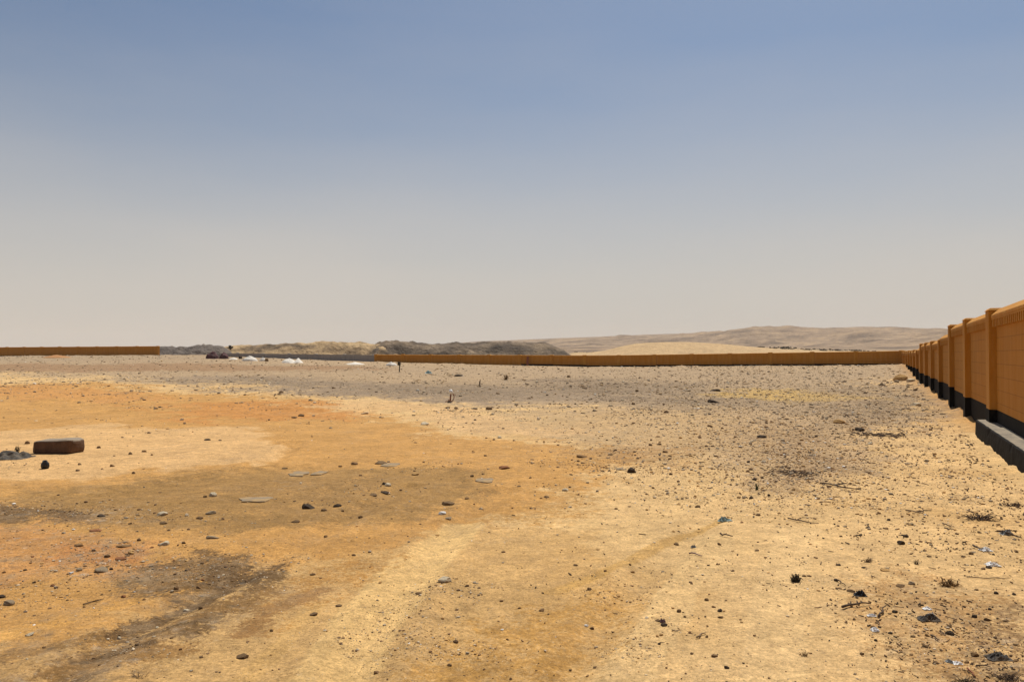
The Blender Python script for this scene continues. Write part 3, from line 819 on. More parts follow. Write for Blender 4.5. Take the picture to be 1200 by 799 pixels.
S = [  # px, py, width px, height ratio, colour, label
    (193, 638, 13, .55, 'pale', 'pale stone with a sunlit flat top on the reddish soil at the left'),
    (146, 640, 19, .22, 'brown', 'long thin brown slab lying left of the pale flat-topped stone'),
    (127, 652, 8, .7, 'dark', 'dark lump left of the red clod in the reddish soil'),
    (154, 649, 8, .8, 'sand', 'round sand-coloured stone just above the red clod at the left'),
    (142, 655, 14, .35, 'red', 'flat reddish clod between the dark lump and the round sand-coloured stone'),
    (85.5, 671, 6, .7, 'white', 'small white chip beside a grey stone at the left foreground'),
    (93, 668, 9, .55, 'grey', 'grey stone touching the small white chip at the left foreground'),
    (119, 669, 17, .4, 'grey', 'wide flat grey stone right of the white chip at the left'),
    (132, 667, 5, .9, 'black', 'small black stone at the right end of the wide flat grey stone'),
    (93, 639, 11, .35, 'brown', 'brown clod alone on the orange soil left of the long thin slab'),
    (112, 622, 15, .25, 'red', 'thin cracked crust of red soil below the dark stain at the left'),
    (192, 613, 9, .5, 'dark', 'dark brown clod below the right end of the black stain'),
    (119, 605, 10, .35, 'black', 'flat black stone on the lower edge of the dark stain at the left'),
    (164, 633, 5, .9, 'dark', 'dark pebble above and between the long slab and the pale flat-topped stone'),
    (249, 581, 10, .7, 'pale', 'pale rock on the brown damp soil left of the flush slabs'),
    (241, 582, 5, .6, 'dark', 'dark chip touching the left side of the pale rock on damp soil'),
    (247, 602, 13, .5, 'grey', 'greyish clod at the lower edge of the damp stain'),
    (189, 603, 15, .4, 'pale', 'broken pale clod on the lower edge of the damp stain, left of the greyish clod'),
    (248, 631, 17, .3, 'grey', 'flat pale grey stone above the blackest stain'),
    (234, 607, 9, .5, 'brown', 'brown stone just below left of the greyish clod'),
    (243, 516, 8, .35, 'black', 'flat black chip on the pale sand between the stone block and the orange field'),
    (258, 516, 5, .4, 'dark', 'smaller chip just right of the flat black chip on pale sand'),
    (3, 699, 10, .6, 'black', 'black stone cut by the left edge of the view'),
    (11, 709, 13, .6, 'grey', 'grey stone just below the black stone at the left edge'),
    (37, 745, 12, .4, 'pale', 'flat pale stone near the lower left corner'),
    (42, 682, 5, .8, 'dark', 'dark pebble right of the black stone at the left edge'),
    (219, 711, 9, .4, 'pale', 'pale flake on the dark streak in the left foreground'),
    (352, 488, 9, .5, 'dark', 'dark stone of a touching pair on the border of the orange field'),
    (344, 490, 8, .35, 'brown', 'lower brown stone of the touching pair on the orange field border'),
    (415, 545, 9, .5, 'brown', 'brown stone right of the two flush slabs'),
    (399, 547, 5, .6, 'brown', 'brown pebble between the flush slabs and the brown stone'),
    (334, 549, 8, .4, 'dark', 'dark flat stone just above the left flush slab'),
    (487, 556, 11, .3, 'sand', 'flat sandy stone on the olive soil right of the sunken slab'),
    (454, 571, 9, .6, 'pale', 'pale stone with a black pebble perched behind it on olive soil'),
    (450, 568, 5, .9, 'black', 'black pebble behind the pale stone on olive soil'),
    (450, 577, 12, .3, 'black', 'flat black stone just below the pale stone on olive soil'),
    (437, 581, 11, .25, 'dark', 'thin dark flake left of the flat black stone on olive soil'),
    (360, 596, 17, .5, 'black', 'largest black lump on the lower edge of the olive damp soil'),
    (395, 594, 11, .5, 'black', 'second black lump right of the largest one on the damp edge'),
    (380, 598, 8, .5, 'dark', 'dark stone between the two black lumps on the damp edge'),
    (402, 599, 4, .8, 'dark', 'tiny dark pebble below the second black lump'),
    (423, 605, 6, .9, 'dark', 'round dark pebble alone below the damp soil, left of centre'),
    (524, 591, 17, .4, 'dark', 'dark pitted stone above the two whitish stones near the centre'),
    (518, 604, 10, .5, 'white', 'left whitish stone at the head of the pale wheel track'),
    (526, 608, 10, .45, 'grey', 'right greyish stone at the head of the pale wheel track'),
    (547, 585, 6, .6, 'brown', 'brown pebble right of the dark pitted stone'),
    (553, 558, 5, .9, 'dark', 'dark round pebble on the orange soil right of the sandy flat stone'),
    (591, 549, 14, .3, 'red', 'flat reddish stone at the tip of the orange field'),
    (521, 683, 17, .6, 'pale', 'largest pale stone alone on the sand near the centre foreground'),
    (547, 686, 6, .7, 'dark', 'dark pebble right of the largest pale stone in the centre'),
    (504, 687, 4, .8, 'dark', 'tiny dark pebble below left of the largest pale stone'),
    (491, 694, 9, .35, 'dark', 'thin dark flake below left of the largest pale stone'),
    (397, 709, 9, .4, 'dark', 'curved dark flake left of the pale wheel track'),
    (368, 719, 10, .5, 'dark', 'dark clod left of the curved flake beside the pale track'),
    (367, 673, 7, .6, 'dark', 'dark stone right of the blackest stain in the left foreground'),
    (415, 651, 5, .7, 'dark', 'dark pebble alone left of the upper pale track'),
    (382, 627, 5, .7, 'brown', 'brown pebble between the black lumps and the upper pale track'),
    (346, 612, 11, .35, 'dark', 'flat dark stone below left of the largest black lump'),
    (534, 751, 7, .6, 'dark', 'dark stone right of the pale track close to the camera'),
    (527, 779, 6, .6, 'dark', 'dark pebble near the bottom edge right of the pale track'),
    (442, 785, 9, .5, 'brown', 'brown stone on the pale track near the bottom edge'),
    (285, 771, 15, .5, 'dark', 'dark crumbled clod near the bottom edge left of the pale track'),
    (740, 553, 11, .8, 'black', 'blackest lump among the scattered stones right of centre'),
    (727, 550, 12, .35, 'grey', 'grey flat stone just left of the blackest lump right of centre'),
    (715, 533, 7, .5, 'dark', 'dark stone above left of the blackest lump'),
    (683, 536, 15, .3, 'brown', 'long brown clod far left of the blackest lump'),
    (663, 575, 10, .55, 'pale', 'pale stone with a shaded front below left of the blackest lump'),
    (640, 583, 7, .4, 'dark', 'dark chip left of the pale stone with the shaded front'),
    (762, 522, 5, .8, 'dark', 'left dark stone in the cluster above the blackest lump'),
    (772, 521, 6, .7, 'dark', 'middle dark stone in the cluster above the blackest lump'),
    (779, 530, 7, .6, 'brown', 'lowest brown stone in the cluster above the blackest lump'),
    (893, 513, 12, .4, 'black', 'black flat stone on the stony grey ground near the right'),
    (832, 500, 8, .5, 'dark', 'dark stone on the grey ground left of the black flat one'),
    (877, 542, 5, .8, 'black', 'small black pebble below the black flat stone near the right'),
    (836, 582, 4, .7, 'pale', 'small pale chip in the sand right of centre'),
    (880, 582, 6, .7, 'black', 'black pebble just below the green sprig'),
    (817, 595, 7, .6, 'dark', 'dark pebble in open sand left of the grey plastic scrap'),
    (842, 638, 5, .9, 'dark', 'round dark pebble below the grey plastic scrap'),
    (792, 635, 7, .5, 'dark', 'dark stone left of the lilac strip on the sand'),
    (888, 604, 7, .6, 'dark', 'dark stone right of the grey plastic scrap'),
    (886, 645, 6, .5, 'dark', 'dark flat pebble to the right of the lilac strip'),
    (690, 691, 6, .7, 'dark', 'dark pebble alone on the sand right of the largest pale stone'),
    (635, 714, 8, .5, 'brown', 'brown stone with a pale rim in the centre foreground'),
    (693, 732, 6, .8, 'dark', 'dark stone of a dark and pale pair in the centre foreground'),
    (687, 730, 6, .7, 'white', 'pale stone of a dark and pale pair in the centre foreground'),
    (778, 733, 9, .6, 'black', 'wedge of dark stone beside a pinkish flake in the centre foreground'),
    (770, 727, 7, .5, 'dark', 'dark chip above left of the wedge-shaped dark stone'),
    (795, 715, 6, .8, 'dark', 'dark stone above right of the wedge-shaped dark stone'),
    (843, 716, 7, .7, 'black', 'black stone near the pale right-hand wheel track'),
    (844, 723, 8, .4, 'dark', 'thin dark flake just below the black stone by the right-hand track'),
    (827, 746, 4, 1.1, 'dark', 'upright dark pebble at the end of a grey twig'),
    (772, 754, 5, .8, 'black', 'small black pebble below the wedge-shaped dark stone'),
    (836, 770, 9, .55, 'dark', 'rounded dark stone near the bottom edge right of centre'),
    (850, 784, 7, .7, 'black', 'black stone nearest the bottom edge right of centre'),
    (810, 766, 5, .7, 'dark', 'small dark pebble left of the rounded dark stone'),
    (946, 673, 4, .5, 'dark', 'small dark chip right of the thorny dark lump'),
    (941, 673, 5, .5, 'dark', 'dark chip touching the right side of the thorny dark lump'),
    (978, 681, 6, .6, 'black', 'black pebble at the upper end of a thin twig, right foreground'),
    (996, 692, 10, .4, 'dark', 'dark flat stone left of the black wedge of rubber'),
    (1047, 717, 7, .6, 'black', 'black stone above the white crumpled plastic, right foreground'),
    (1026, 728, 6, .6, 'dark', 'dark pebble just above the white crumpled plastic'),
    (982, 662, 6, .5, 'black', 'black pebble upper left of the dry grey tuft'),
    (1011, 665, 6, .45, 'black', 'black pebble below the dry grey tuft'),
    (1036, 668, 12, .3, 'sand', 'flat yellowish stone right of the dry grey tuft'),
    (1061, 629, 8, .6, 'black', 'black angular stone in the sand below the twig pile'),
    (1055, 637, 9, .7, 'black', 'black lump just below the black angular stone'),
    (1067, 684, 8, .7, 'grey', 'grey stone left of the dry brown brush clump'),
    (1055, 686, 12, .3, 'dark', 'thin dark slab left of the grey stone by the brown clump'),
    (1165, 694, 6, .7, 'black', 'small black stone alone near the right edge'),
    (1137, 649, 7, .6, 'dark', 'dark stone below left of the white bag by the right edge'),
    (1158, 665, 9, .5, 'black', 'black stone in front of the lower white bag'),
    (1150, 666, 6, .5, 'dark', 'dark chip left of the black stone in front of the lower white bag'),
    (1111, 743, 10, .7, 'black', 'black stone with a grey back below the black-and-white litter'),
    (1140, 767, 9, .7, 'brown', 'brown stone with a pale top near the lower right corner'),
    (1140, 722, 7, .7, 'black', 'black stone right of the black-and-white litter'),
    (1155, 727, 9, .6, 'dark', 'dark stone right of the black stone beside the litter'),
    (1177, 728, 8, .35, 'dark', 'thin dark flake near the right edge above the dark trodden litter'),
    (1094, 775, 8, .5, 'dark', 'dark stone left of the white chip near the bottom right'),
    (1105, 718, 4, 1.0, 'dark', 'upright dark pebble right of the white scrap'),
    (1082, 756, 7, .5, 'dark', 'dark flat stone below the black-and-white litter, to its left'),
    (1068, 745, 7, .4, 'dark', 'dark flake below left of the black-and-white litter'),
    (1130, 773, 6, .7, 'brown', 'brown pebble touching the right of the white chip'),
    (1188, 755, 8, .35, 'dark', 'dark flake at the right edge above the lower corner litter'),
    (1008, 505, 12, .5, 'black', 'black lump at the head of the debris line near the wall'),
    (884, 562, 7, .6, 'black', 'black lump in the dark rubble at the end of the stony path'),
    (972, 570, 8, .4, 'dark', 'dark stone in the broken row of twigs below the stony path'),
    (1056, 446, 17, .7, 'sand', 'large sandy boulder on the bank below the far corner of the walls'),
    (1068, 447, 11, .6, 'pale', 'pale boulder right of the large sandy one on the bank'),
    (1035, 452, 9, .6, 'grey', 'grey boulder left of the large sandy one on the bank'),
    (1075, 476, 10, .6, 'pale', 'pale rock in the rubble close to the right wall'),
    (984, 496, 14, .5, 'sand', 'sandy rock on the stony path left of the right wall'),
    (838, 460, 14, .35, 'black', 'long dark stone at the left tip of the yellow sand patch'),
    (836, 473, 16, .4, 'black', 'dark stone below the yellow sand patch, on its left'),
    (538, 441, 12, .35, 'black', 'low black lump with a raised right end on the grey ground in mid distance'),
    (92, 552, 5, .8, 'dark', 'small dark stone right of the round black pot'),
    (116, 525, 5, .8, 'dark', 'dark pebble on pale sand right of the stone block'),
    (32, 520, 6, .9, 'brown', 'brown stone between the black sheet and the stone block'),
    (427, 485, 10, .35, 'pale', 'pale flat stone on the border of pale sand and orange field'),
    (497, 498, 12, .35, 'pale', 'whitish flat stone below the row of dark stones in mid field'),
    (525, 479, 6, .7, 'dark', 'dark stone below the white-topped marker, left in its row'),
    (534, 480, 6, .7, 'dark', 'second dark stone in the row below the white-topped marker'),
    (573, 480, 8, .6, 'dark', 'rightmost dark stone in the row below the white-topped marker'),
    (556, 480, 7, .5, 'grey', 'grey stone in the row below the white-topped marker'),
]
for s_ in S: put_stone(*s_)


def bent(x0, y0, x1, y1, k=5, wob=.08, lift=.012):
    pts = []
    L_ = math.hypot(x1 - x0, y1 - y0)
    for i in range(k):
        q = i / (k - 1)
        ox, oy = (random.uniform(-wob, wob) * L_ for _ in range(2))
        if i in (0, k - 1): ox = oy = 0
        x, y = x0 + (x1 - x0) * q + ox, y0 + (y1 - y0) * q + oy
        pts.append((x, y, gz(x, y) + lift * (1 + random.random())))
    return pts


def put_twig(pa, pb, th, mat, label, forks=0, name='twig', cat='twig'):
    xa, ya = at(*pa); xb, yb = at(*pb)
    r = th * ya / F / 2
    m = MB()
    pts = bent(xa, ya, xb, yb, 6, .07, r * 1.4)
    o0 = Vector((xa, ya, gz(xa, ya)))
    def loc(ps): return [tuple(Vector(p) - o0) for p in ps]
    m.tube(loc(pts), [r * (1 - .11 * i) for i in range(6)], 6)
    L_ = math.hypot(xb - xa, yb - ya)
    for f in range(forks):
        q = random.randrange(1, 4); b0 = pts[q]; an = math.atan2(yb - ya, xb - xa) + random.choice((-1, 1)) * random.uniform(.5, 1.1)
        ln = L_ * random.uniform(.2, .45)
        m.tube(loc([b0, (b0[0] + math.cos(an) * ln * .5, b0[1] + math.sin(an) * ln * .5, b0[2] + ln * .15), (b0[0] + math.cos(an) * ln, b0[1] + math.sin(an) * ln, b0[2] + ln * .10)]), [r * .7, r * .5, r * .25], 5)
    o = m.build(name, M[mat], None, smooth=True); o.location = o0
    return tag(o, label, cat)


put_twig((985, 713), (1018, 708), 3.2, 'twig', 'long forked stick lying left of the pale chip in the right foreground', 2)
put_twig((978, 681), (989, 686), 1.8, 'twig', 'short thin twig running down from a black pebble, right foreground')
put_twig((1027, 722), (1036, 712), 2.6, 'twig', 'short dark twig pointing up right of the long forked stick', 1)
put_twig((1088, 744), (1098, 751), 2.2, 'twig', 'thin dark twig below the black-and-white litter')
put_twig((1103, 613), (1113, 617), 1.8, 'twig', 'upper of two small twigs left of the twig pile')
put_twig((1108, 621), (1116, 622), 1.6, 'twig', 'lower of two small twigs left of the twig pile')
put_twig((1130, 675), (1182, 677), 1.4, 'twig_pale', 'long thin pale stick right of the dry brown brush clump', 1)
put_twig((1138, 641), (1149, 645), 2.4, 'twig', 'bent brown twig touching the upper white bag')
put_twig((815, 748), (826, 742), 2.2, 'twig_pale', 'grey twig ending at an upright dark pebble')
put_twig((843, 629), (858, 631), 2.2, 'twig', 'dark twig between the grey plastic scrap and the round pebble')
put_twig((100, 709), (124, 702), 1.6, 'twig', 'long thin twig on the orange soil in the left foreground', 1)
put_twig((960, 566), (1008, 576), 2.0, 'twig', 'broken row of dark twig below the end of the stony path', 3)
put_twig((922, 608), (958, 613), 1.6, 'twig', 'thin dark twig in open sand below the stony path', 2)
put_twig((1140, 778), (1157, 780), 1.8, 'twig', 'dark twig right of the white chip near the bottom right', 1)
put_twig((1130, 784), (1140, 792), 2.2, 'wire', 'reddish twig standing out near the bottom right corner')
put_twig((1166, 624), (1195, 631), 2.6, 'twig', 'dark branch lying in front of a pale heap at the right edge', 2)
put_twig((1060, 597), (1082, 602), 1.6, 'twig', 'dark twig left above the pile of twigs', 1)
put_twig((1072, 600), (1090, 596), 1.6, 'twig', 'thin crossing twig nearest the dark branchlet left of the pile', 1)
put_twig((772, 752), (778, 752), 1.0, 'twig', 'tiny dark sliver right below the wedge-shaped stone')
put_twig((786, 739), (797, 739.6), 1.3, 'twig', 'thin dark sliver right of the wedge-shaped stone')
put_twig((807, 649), (822, 653), 2.0, 'lilac', 'curved lilac strip lying on the open sand', 0, 'plastic_strip', 'litter')


def brush(name, px, py, w, h, n, mat, label, cat, flat_=.5, thick=.02, spread=.12):
    x, y = at(px, py); W = w * y / F; H = h * y / F
    m = MB()
    for k in range(n):
        an = random.uniform(0, 2 * math.pi); ln = random.uniform(.4, 1) * W * .5
        up = random.uniform(.1, 1) * H
        bx, by = random.gauss(0, W * spread), random.gauss(0, W * spread * .8)
        p0 = (bx, by, -.005); p1 = (bx + math.cos(an) * ln * .5, by + math.sin(an) * ln * .35, up * random.uniform(.5, 1)); p2 = (bx + math.cos(an) * ln, by + math.sin(an) * ln * .7, up * random.uniform(flat_ * .4, 1))
        r = W * thick * random.uniform(.6, 1.2)
        m.tube([p0, p1, p2], [r, r * .8, r * .3], 4)
    o = m.build(name, M[mat], None); o.location = (x, y, gz(x, y))
    return tag(o, label, cat)


brush('twig_pile', 1145, 608, 46, 7, 55, 'twig', 'spread pile of dark dry twigs on the sand near the right wall', 'twigs', .3, .012)
brush('dry_tuft', 1016, 658, 16, 6, 40, 'twig_pale', 'dry grey tuft of grass above the flat yellowish stone', 'dry plant', .5, .02)
brush('dry_brush', 1108, 685, 26, 11, 70, 'straw', 'dry brown brush clump flattened on the sand', 'dry plant', .2, .02)
brush('dry_tuft', 1072, 660, 9, 8, 26, 'brush_dark', 'small spiky dark tuft left of the white bags', 'dry plant', .6, .03)
brush('thorn_lump', 931, 679, 14, 10, 120, 'brush_dark', 'round thorny dark lump with one twig sticking up, alone on the sand', 'dry plant', .3, .035)
brush('green_sprig', 886, 572, 7, 8, 26, 'brush_green', 'tiny green sprig on the sand right of the open track', 'plant', .6, .05)
brush('dry_tuft', 593, 445, 7, 8, 26, 'straw', 'brown dry tuft in the middle distance before the back wall', 'dry plant', .8, .05)
brush('dry_bush', 562, 452, 5, 10, 20, 'twig', 'thin upright dry bush left of the brown tuft in the middle distance', 'dry plant', .8, .05)
brush('twig_pile', 1030, 510, 34, 3, 60, 'twig', 'line of dark brushwood debris trailing right from a black lump', 'twigs', .3, .016, .5)
brush('dry_brush', 925, 554, 26, 4, 60, 'twig', 'tangle of dark dry stems at the end of the stony path', 'dry plant', .3, .018, .6)
brush('dry_tuft', 163 + 0, 793, 24, 9, 26, 'twig_pale', 'pale dry grass wisps in the lower left foreground', 'dry plant', .4, .012)
brush('dry_tuft', 941, 767, 13, 8, 30, 'straw', 'brown wispy tuft on the open sand in the right foreground', 'dry plant', .5, .02)
brush('dry_bush', 22, 530, 8, 10, 24, 'brush_dark', 'small dark stems poking up between the black sheet and the stone block', 'dry plant', .7, .05)
brush('twig_pile', 1185, 592, 24, 5, 44, 'twig', 'heap of dark debris against the foot of the wall ledge', 'twigs', .4, .018, .22)
brush('dry_brush', 1178, 795, 40, 9, 60, 'twig', 'dark brushwood at the bottom right corner', 'dry plant', .3, .012)
brush('dry_brush', 1128, 797, 34, 7, 46, 'brush_dark', 'dark greenish stems at the bottom edge left of the corner brushwood', 'dry plant', .3, .012)


def crumple(name, px, py, w, h, d, mat, label, cat, seed, amp=1.0, rz=0.0, parent=None):
    """thin crumpled sheet with real folds"""
    x, y = at(px, py); W = w * y / F / 2; H = h * y / F; D = W * d
    n = 29 if W > .12 else 15
    u = np.linspace(-1, 1, n); U, V = np.meshgrid(u, u)
    rad = 1 + .28 * fbm(U * 1.4 + seed, V * 1.4, 3, seed)
    ridge = 1 - np.abs(fbm(U * 1.6 + seed * 3.1, V * 1.6, 3, seed + 5))
    Z = H * np.clip((1 - U ** 2 * .5) * (1 - V ** 2 * .5), 0, 1) * np.clip(.15 + 1.5 * (ridge - .45) + .5 * fbm(U * 3 + seed, V * 3, 3, seed + 9), .05, 1) * amp
    corner = np.clip(np.maximum(np.abs(U), np.abs(V)), 0, 1)
    Z = Z * (1 - corner ** 4) + .004
    co = np.stack([U * rad * W, V * rad * D, Z], -1).reshape(-1, 3)
    me = big_mesh(name, co, grid_quads(n, n), None, W > .12)
    o = link(name, me, M[mat]); o.location = (x, y + D * .7, gz(x, y + D * .7) + .001); o.rotation_euler = (0, 0, rz)
    so = o.modifiers.new('thickness', 'SOLIDIFY'); so.thickness = max(.002, W * .03)
    return tag(o, label, cat)


crumple('plastic_bag', 1155, 646, 12, 4.5, .8, 'plastic_white', 'upper white crumpled bag near the right edge, beside a bent brown twig', 'litter', 3)
crumple('plastic_bag', 1163, 663, 14, 4.5, .8, 'plastic_white', 'lower white crumpled bag near the right edge, behind a black stone', 'litter', 4)
crumple('plastic_scrap', 1085, 714, 9, 3, .9, 'plastic_white', 'white plastic scrap just above the black-and-white litter', 'litter', 5)
crumple('plastic_scrap', 1024, 738, 9, 4.5, 1.0, 'plastic_white', 'white crumpled plastic below the pale chip and dark twig', 'litter', 6)
crumple('plastic_scrap', 1120, 775, 11, 3.2, .8, 'plastic_white', 'white chip of plastic near the bottom right with a grey left end', 'litter', 7)
crumple('plastic_scrap', 1110, 774, 8, 4, .7, 'plastic_grey', 'grey film touching the left end of the white chip', 'litter', 8)
crumple('plastic_scrap', 1088, 727, 24, 7, .55, 'sheet', 'black torn rubber of the black-and-white litter', 'litter', 9)
crumple('plastic_scrap', 1090, 724, 10, 7, .7, 'plastic_white', 'white paper folded over the black torn rubber', 'litter', 10)
crumple('plastic_scrap', 1170, 771, 24, 7, .8, 'sheet', 'black crumpled sheet in the dark trodden litter near the right edge', 'litter', 11)
crumple('plastic_scrap', 1175, 772, 12, 6, .5, 'plastic_grey', 'grey strip lying over the black crumpled sheet near the right edge', 'litter', 12)
crumple('plastic_scrap', 1007, 697, 13, 6.5, .6, 'plastic_black', 'black wedge of rubber in the right foreground', 'litter', 13)
crumple('plastic_scrap', 1020, 721, 10, 3, .5, 'plastic_white', 'pale chip beside the long forked stick', 'litter', 14)
crumple('plastic_scrap', 850, 611, 17, 6, .6, 'plastic_teal', 'grey-green plastic scrap on open sand right of centre', 'litter', 15)
crumple('plastic_scrap', 812, 640, 6, 4, .8, 'plastic_grey', 'small grey scrap above the lilac strip', 'litter', 16)
crumple('plastic_scrap', 502, 438, 9, 4, .8, 'plastic_teal', 'faded teal scrap on the grey ground before the back wall', 'litter', 17)
crumple('plastic_sheet', 2, 538, 54, 10, .7, 'sheet', 'dark plastic sheet at the left edge beside the stone block', 'litter', 18, .9)
crumple('plastic_scrap', 1180, 627, 15, 7, .7, 'plastic_grey', 'pale grey film heaped behind the dark branch at the right edge', 'litter', 19)
crumple('plastic_scrap', 776, 729, 7, 5, .7, 'lilac', 'pinkish flake behind the wedge-shaped dark stone', 'litter', 20)

# stone block on the left
x, y = at(65, 531)
b = empty('stone_block', (x, y + .12, gz(x, y + .12)), R(-7)); tag(b, 'rounded dark brown stone block with a grey top coloured as sunlit on the pale sand', 'stone block')
import bmesh
bm = bmesh.new(); bmesh.ops.create_cube(bm, size=1)
bmesh.ops.bevel(bm, geom=list(bm.edges), offset=.17, segments=4, profile=.5, affect='EDGES')
bmesh.ops.subdivide_edges(bm, edges=list(bm.edges), cuts=2, use_grid_fill=True)
for v in bm.verts:
    c = v.co
    v.co = Vector((c.x * .67, c.y * .34, (c.z + .5) * .225 - .02))
    v.co.x += -.02 * c.z + .012 * math.sin(c.y * 9 + c.z * 5); v.co.y += .05 * c.x * (c.z < 0) + .012 * math.sin(c.x * 11)
    v.co.z += .010 * math.sin(c.x * 7 + c.y * 3) * (c.z > 0)
    jj = np.array([fbm(np.array([c.x * 9 + 3]), np.array([c.y * 9 + c.z * 7]), 3, 700 + q)[0] for q in range(3)]) * .016
    v.co += Vector(jj)
me = bpy.data.meshes.new('block_body'); bm.to_mesh(me); bm.free()
for p in me.polygons: p.use_smooth = True
bo = link('block_body', me, None, b)
me.materials.append(new_mat('dark_block', (.12, .066, .036), var=.35, scale=9, bump=.6, bscale=30)); me.materials.append(new_mat('block_lit_top', (.26, .205, .145), var=.2, scale=14, bump=.4, bscale=50))
for p in me.polygons:
    if p.normal.z > .55: p.material_index = 1  # sun on the top is painted in: upward faces take a paler grey
# round black pot
x, y = at(52, 549)
m = MB()
prof = [(.0, .0), (.030, .0), (.046, .02), (.053, .05), (.048, .082), (.034, .104), (.026, .112), (.030, .122), (.020, .120), (.016, .10)]
seg = 18
for r_, z_ in prof:
    for q in range(seg):
        an = 2 * math.pi * q / seg
        m.v.append((r_ * math.cos(an), r_ * math.sin(an), z_))
for i in range(len(prof) - 1):
    for q in range(seg):
        q2 = (q + 1) % seg
        if i == 0:
            m.f.append((i * seg + q, (i + 1) * seg + q2, (i + 1) * seg + q)); m.mi.append(0)
        else:
            m.f.append((i * seg + q, i * seg + q2, (i + 1) * seg + q2, (i + 1) * seg + q)); m.mi.append(0)
o = m.build('pot', M['plastic_black'], None, smooth=True); o.location = (x, y + .05, gz(x, y + .05) - .01); o.rotation_euler = (R(20), R(8), 0)
tag(o, 'small round black pot lying on the sand in front of the stone block', 'pot')


def slab(px, py, w, d, label, rz, name='concrete_slab'):
    x, y = at(px, py); W = w * y / F / 2; D = d * y * y / (F * EYE) / 2
    m = MB(); n = 14
    rim = []
    for k in range(n):
        an = 2 * math.pi * k / n
        sq = 1 / max(abs(math.cos(an)), abs(math.sin(an))) ** .75
        rr = sq * random.uniform(.6, 1.0)
        rim.append((W * rr * math.cos(an), D * rr * math.sin(an)))
    zt = sum(gz(x + a_, y + b_) for a_, b_ in rim) / n - gz(x, y) + .010
    k0 = len(m.v)
    for a_, b_ in rim: m.v.append((a_ * 1.03, b_ * 1.03, -.05))
    for a_, b_ in rim: m.v.append((a_, b_, zt))
    for k in range(n):
        j = (k + 1) % n; m.f.append((k, j, n + j, n + k)); m.mi.append(0)
    m.f.append(tuple(n + k for k in range(n))); m.mi.append(0)
    o = m.build(name, M['cement_grey'], None, bevel=.004); o.location = (x, y, gz(x, y)); o.rotation_euler = (0, 0, rz)
    tag(o, label, 'slab')


M['cement_grey'] = new_mat('grey_slab', (.23, .185, .13), var=.3, scale=9, bump=.4, bscale=40, second=(.31, .20, .09), sec_scale=6, sec_range=(.40, .56))
slab(350, 555, 25, 6, 'left of two flat grey slabs sunk side by side in the damp soil', .05)
slab(376, 554, 18, 5, 'right of two flat grey slabs sunk side by side in the damp soil', -.1)
slab(300, 585, 44, 7, 'larger flat grey slab sunk in the damp soil nearer the camera', .1)
slab(458, 545, 22, 5, 'flat grey slab behind the dark flake on the olive soil', 0)
slab(567, 563, 26, 6, 'flat grey patch of slab at the right end of the olive soil', .1)
put_stone(446, 544, 17, .25, 'dark', 'thin dark flake on the left end of a flat grey slab')


# ---- middle distance: heaps, stakes, covers
def heap(name, px, py, w, h, mat, label, cat, group=None, seed=1, peak=1.3, twin=False):
    x, y = at(px, py); W = w * y / F / 2; H = h * y / F
    n = 25; u = np.linspace(-1, 1, n); U, V = np.meshgrid(u, u)
    rad = np.hypot(U, V)
    prf = np.clip(1 - rad, 0, 1) ** (1 / peak)
    if twin: prf = np.maximum(np.clip(1 - np.hypot((U + .38) / .72, V), 0, 1) ** .8, np.clip(1 - np.hypot((U - .45) / .42, V), 0, 1) ** 1.05 * .95)
    Z = H * prf * (1 + .35 * fbm(U * 2.2 + seed, V * 2.2, 4, seed)) - .12 * (rad > .97) - .03
    co = np.stack([U * W, V * W * .8, Z], -1).reshape(-1, 3)
    o = link(name, big_mesh(name, co, grid_quads(n, n), None, True), M[mat]); o.location = (x, y + W * .7, gz(x, y + W * .7))
    return tag(o, label, cat, group)


G = 'white heaps before the grey block wall'
heap('white_heap', 272, 421.5, 12, 3, 'gypsum', 'small flat white heap just right of the maroon covered piles', 'heap', G, 31)
heap('white_heap', 290.5, 423, 19, 6.5, 'gypsum', 'broad rounded white heap, the biggest near the maroon covered piles', 'heap', G, 32, 1.8)
heap('white_heap', 307, 423, 8, 4.5, 'gypsum', 'small white heap between the broad one and a dark block', 'heap', G, 33, 1.8)
heap('white_heap', 341, 425.5, 27, 6, 'gypsum', 'white heap with two pointed peaks before the grey block wall', 'heap', G, 34, 1.2, True)
heap('white_heap', 414, 427.5, 26, 3.2, 'gypsum', 'long low white heap left of the end of the back wall', 'heap', G, 35, 1.4)
heap('white_heap', 458, 428.5, 14, 5, 'gypsum', 'white heap leaning on the left end of the ochre back wall', 'heap', G, 36, 1.8)
heap('sand_pile', 60, 419.5, 34, 3.5, 'orange_sand', 'low orange sand pile before the far ochre wall at the left', 'heap', None, 37, 1.2)
heap('covered_pile', 247, 420.5, 15, 8.5, 'maroon', 'larger dark maroon covered pile before the grey spoil mound', 'pile', None, 38, 3.0)
heap('covered_pile', 261, 420.5, 11, 7, 'maroon', 'smaller dark maroon covered pile touching the broad white heap side', 'pile', None, 39, 3.0)
put_stone(281, 420.5, 5, 1.1, 'black', 'black upright block left of the broad white heap', 'block', 'rubble_block')
put_stone(312, 423.5, 5, 1.1, 'dark', 'dark upright block right of the small white heap', 'block', 'rubble_block')
# stake with a dark head
x, y = at(468, 436)
e = empty('marker_stake', (x, y, gz(x, y))); tag(e, 'dark wooden stake with a lumpy head on the grey ground before the back wall', 'stake')
hh = 12 * y / F
m = MB(); m.tube([(0, 0, -.05), (.02, 0, hh * .5), (.01, 0, hh * .7)], [.05, .045, .04], 6); m.build('post', M['brush_dark'], e, smooth=True)
m = MB(); m.box(-.14, .10, -.06, .06, hh * .66, hh); m.build('head', M['brush_dark'], e, bevel=.03)
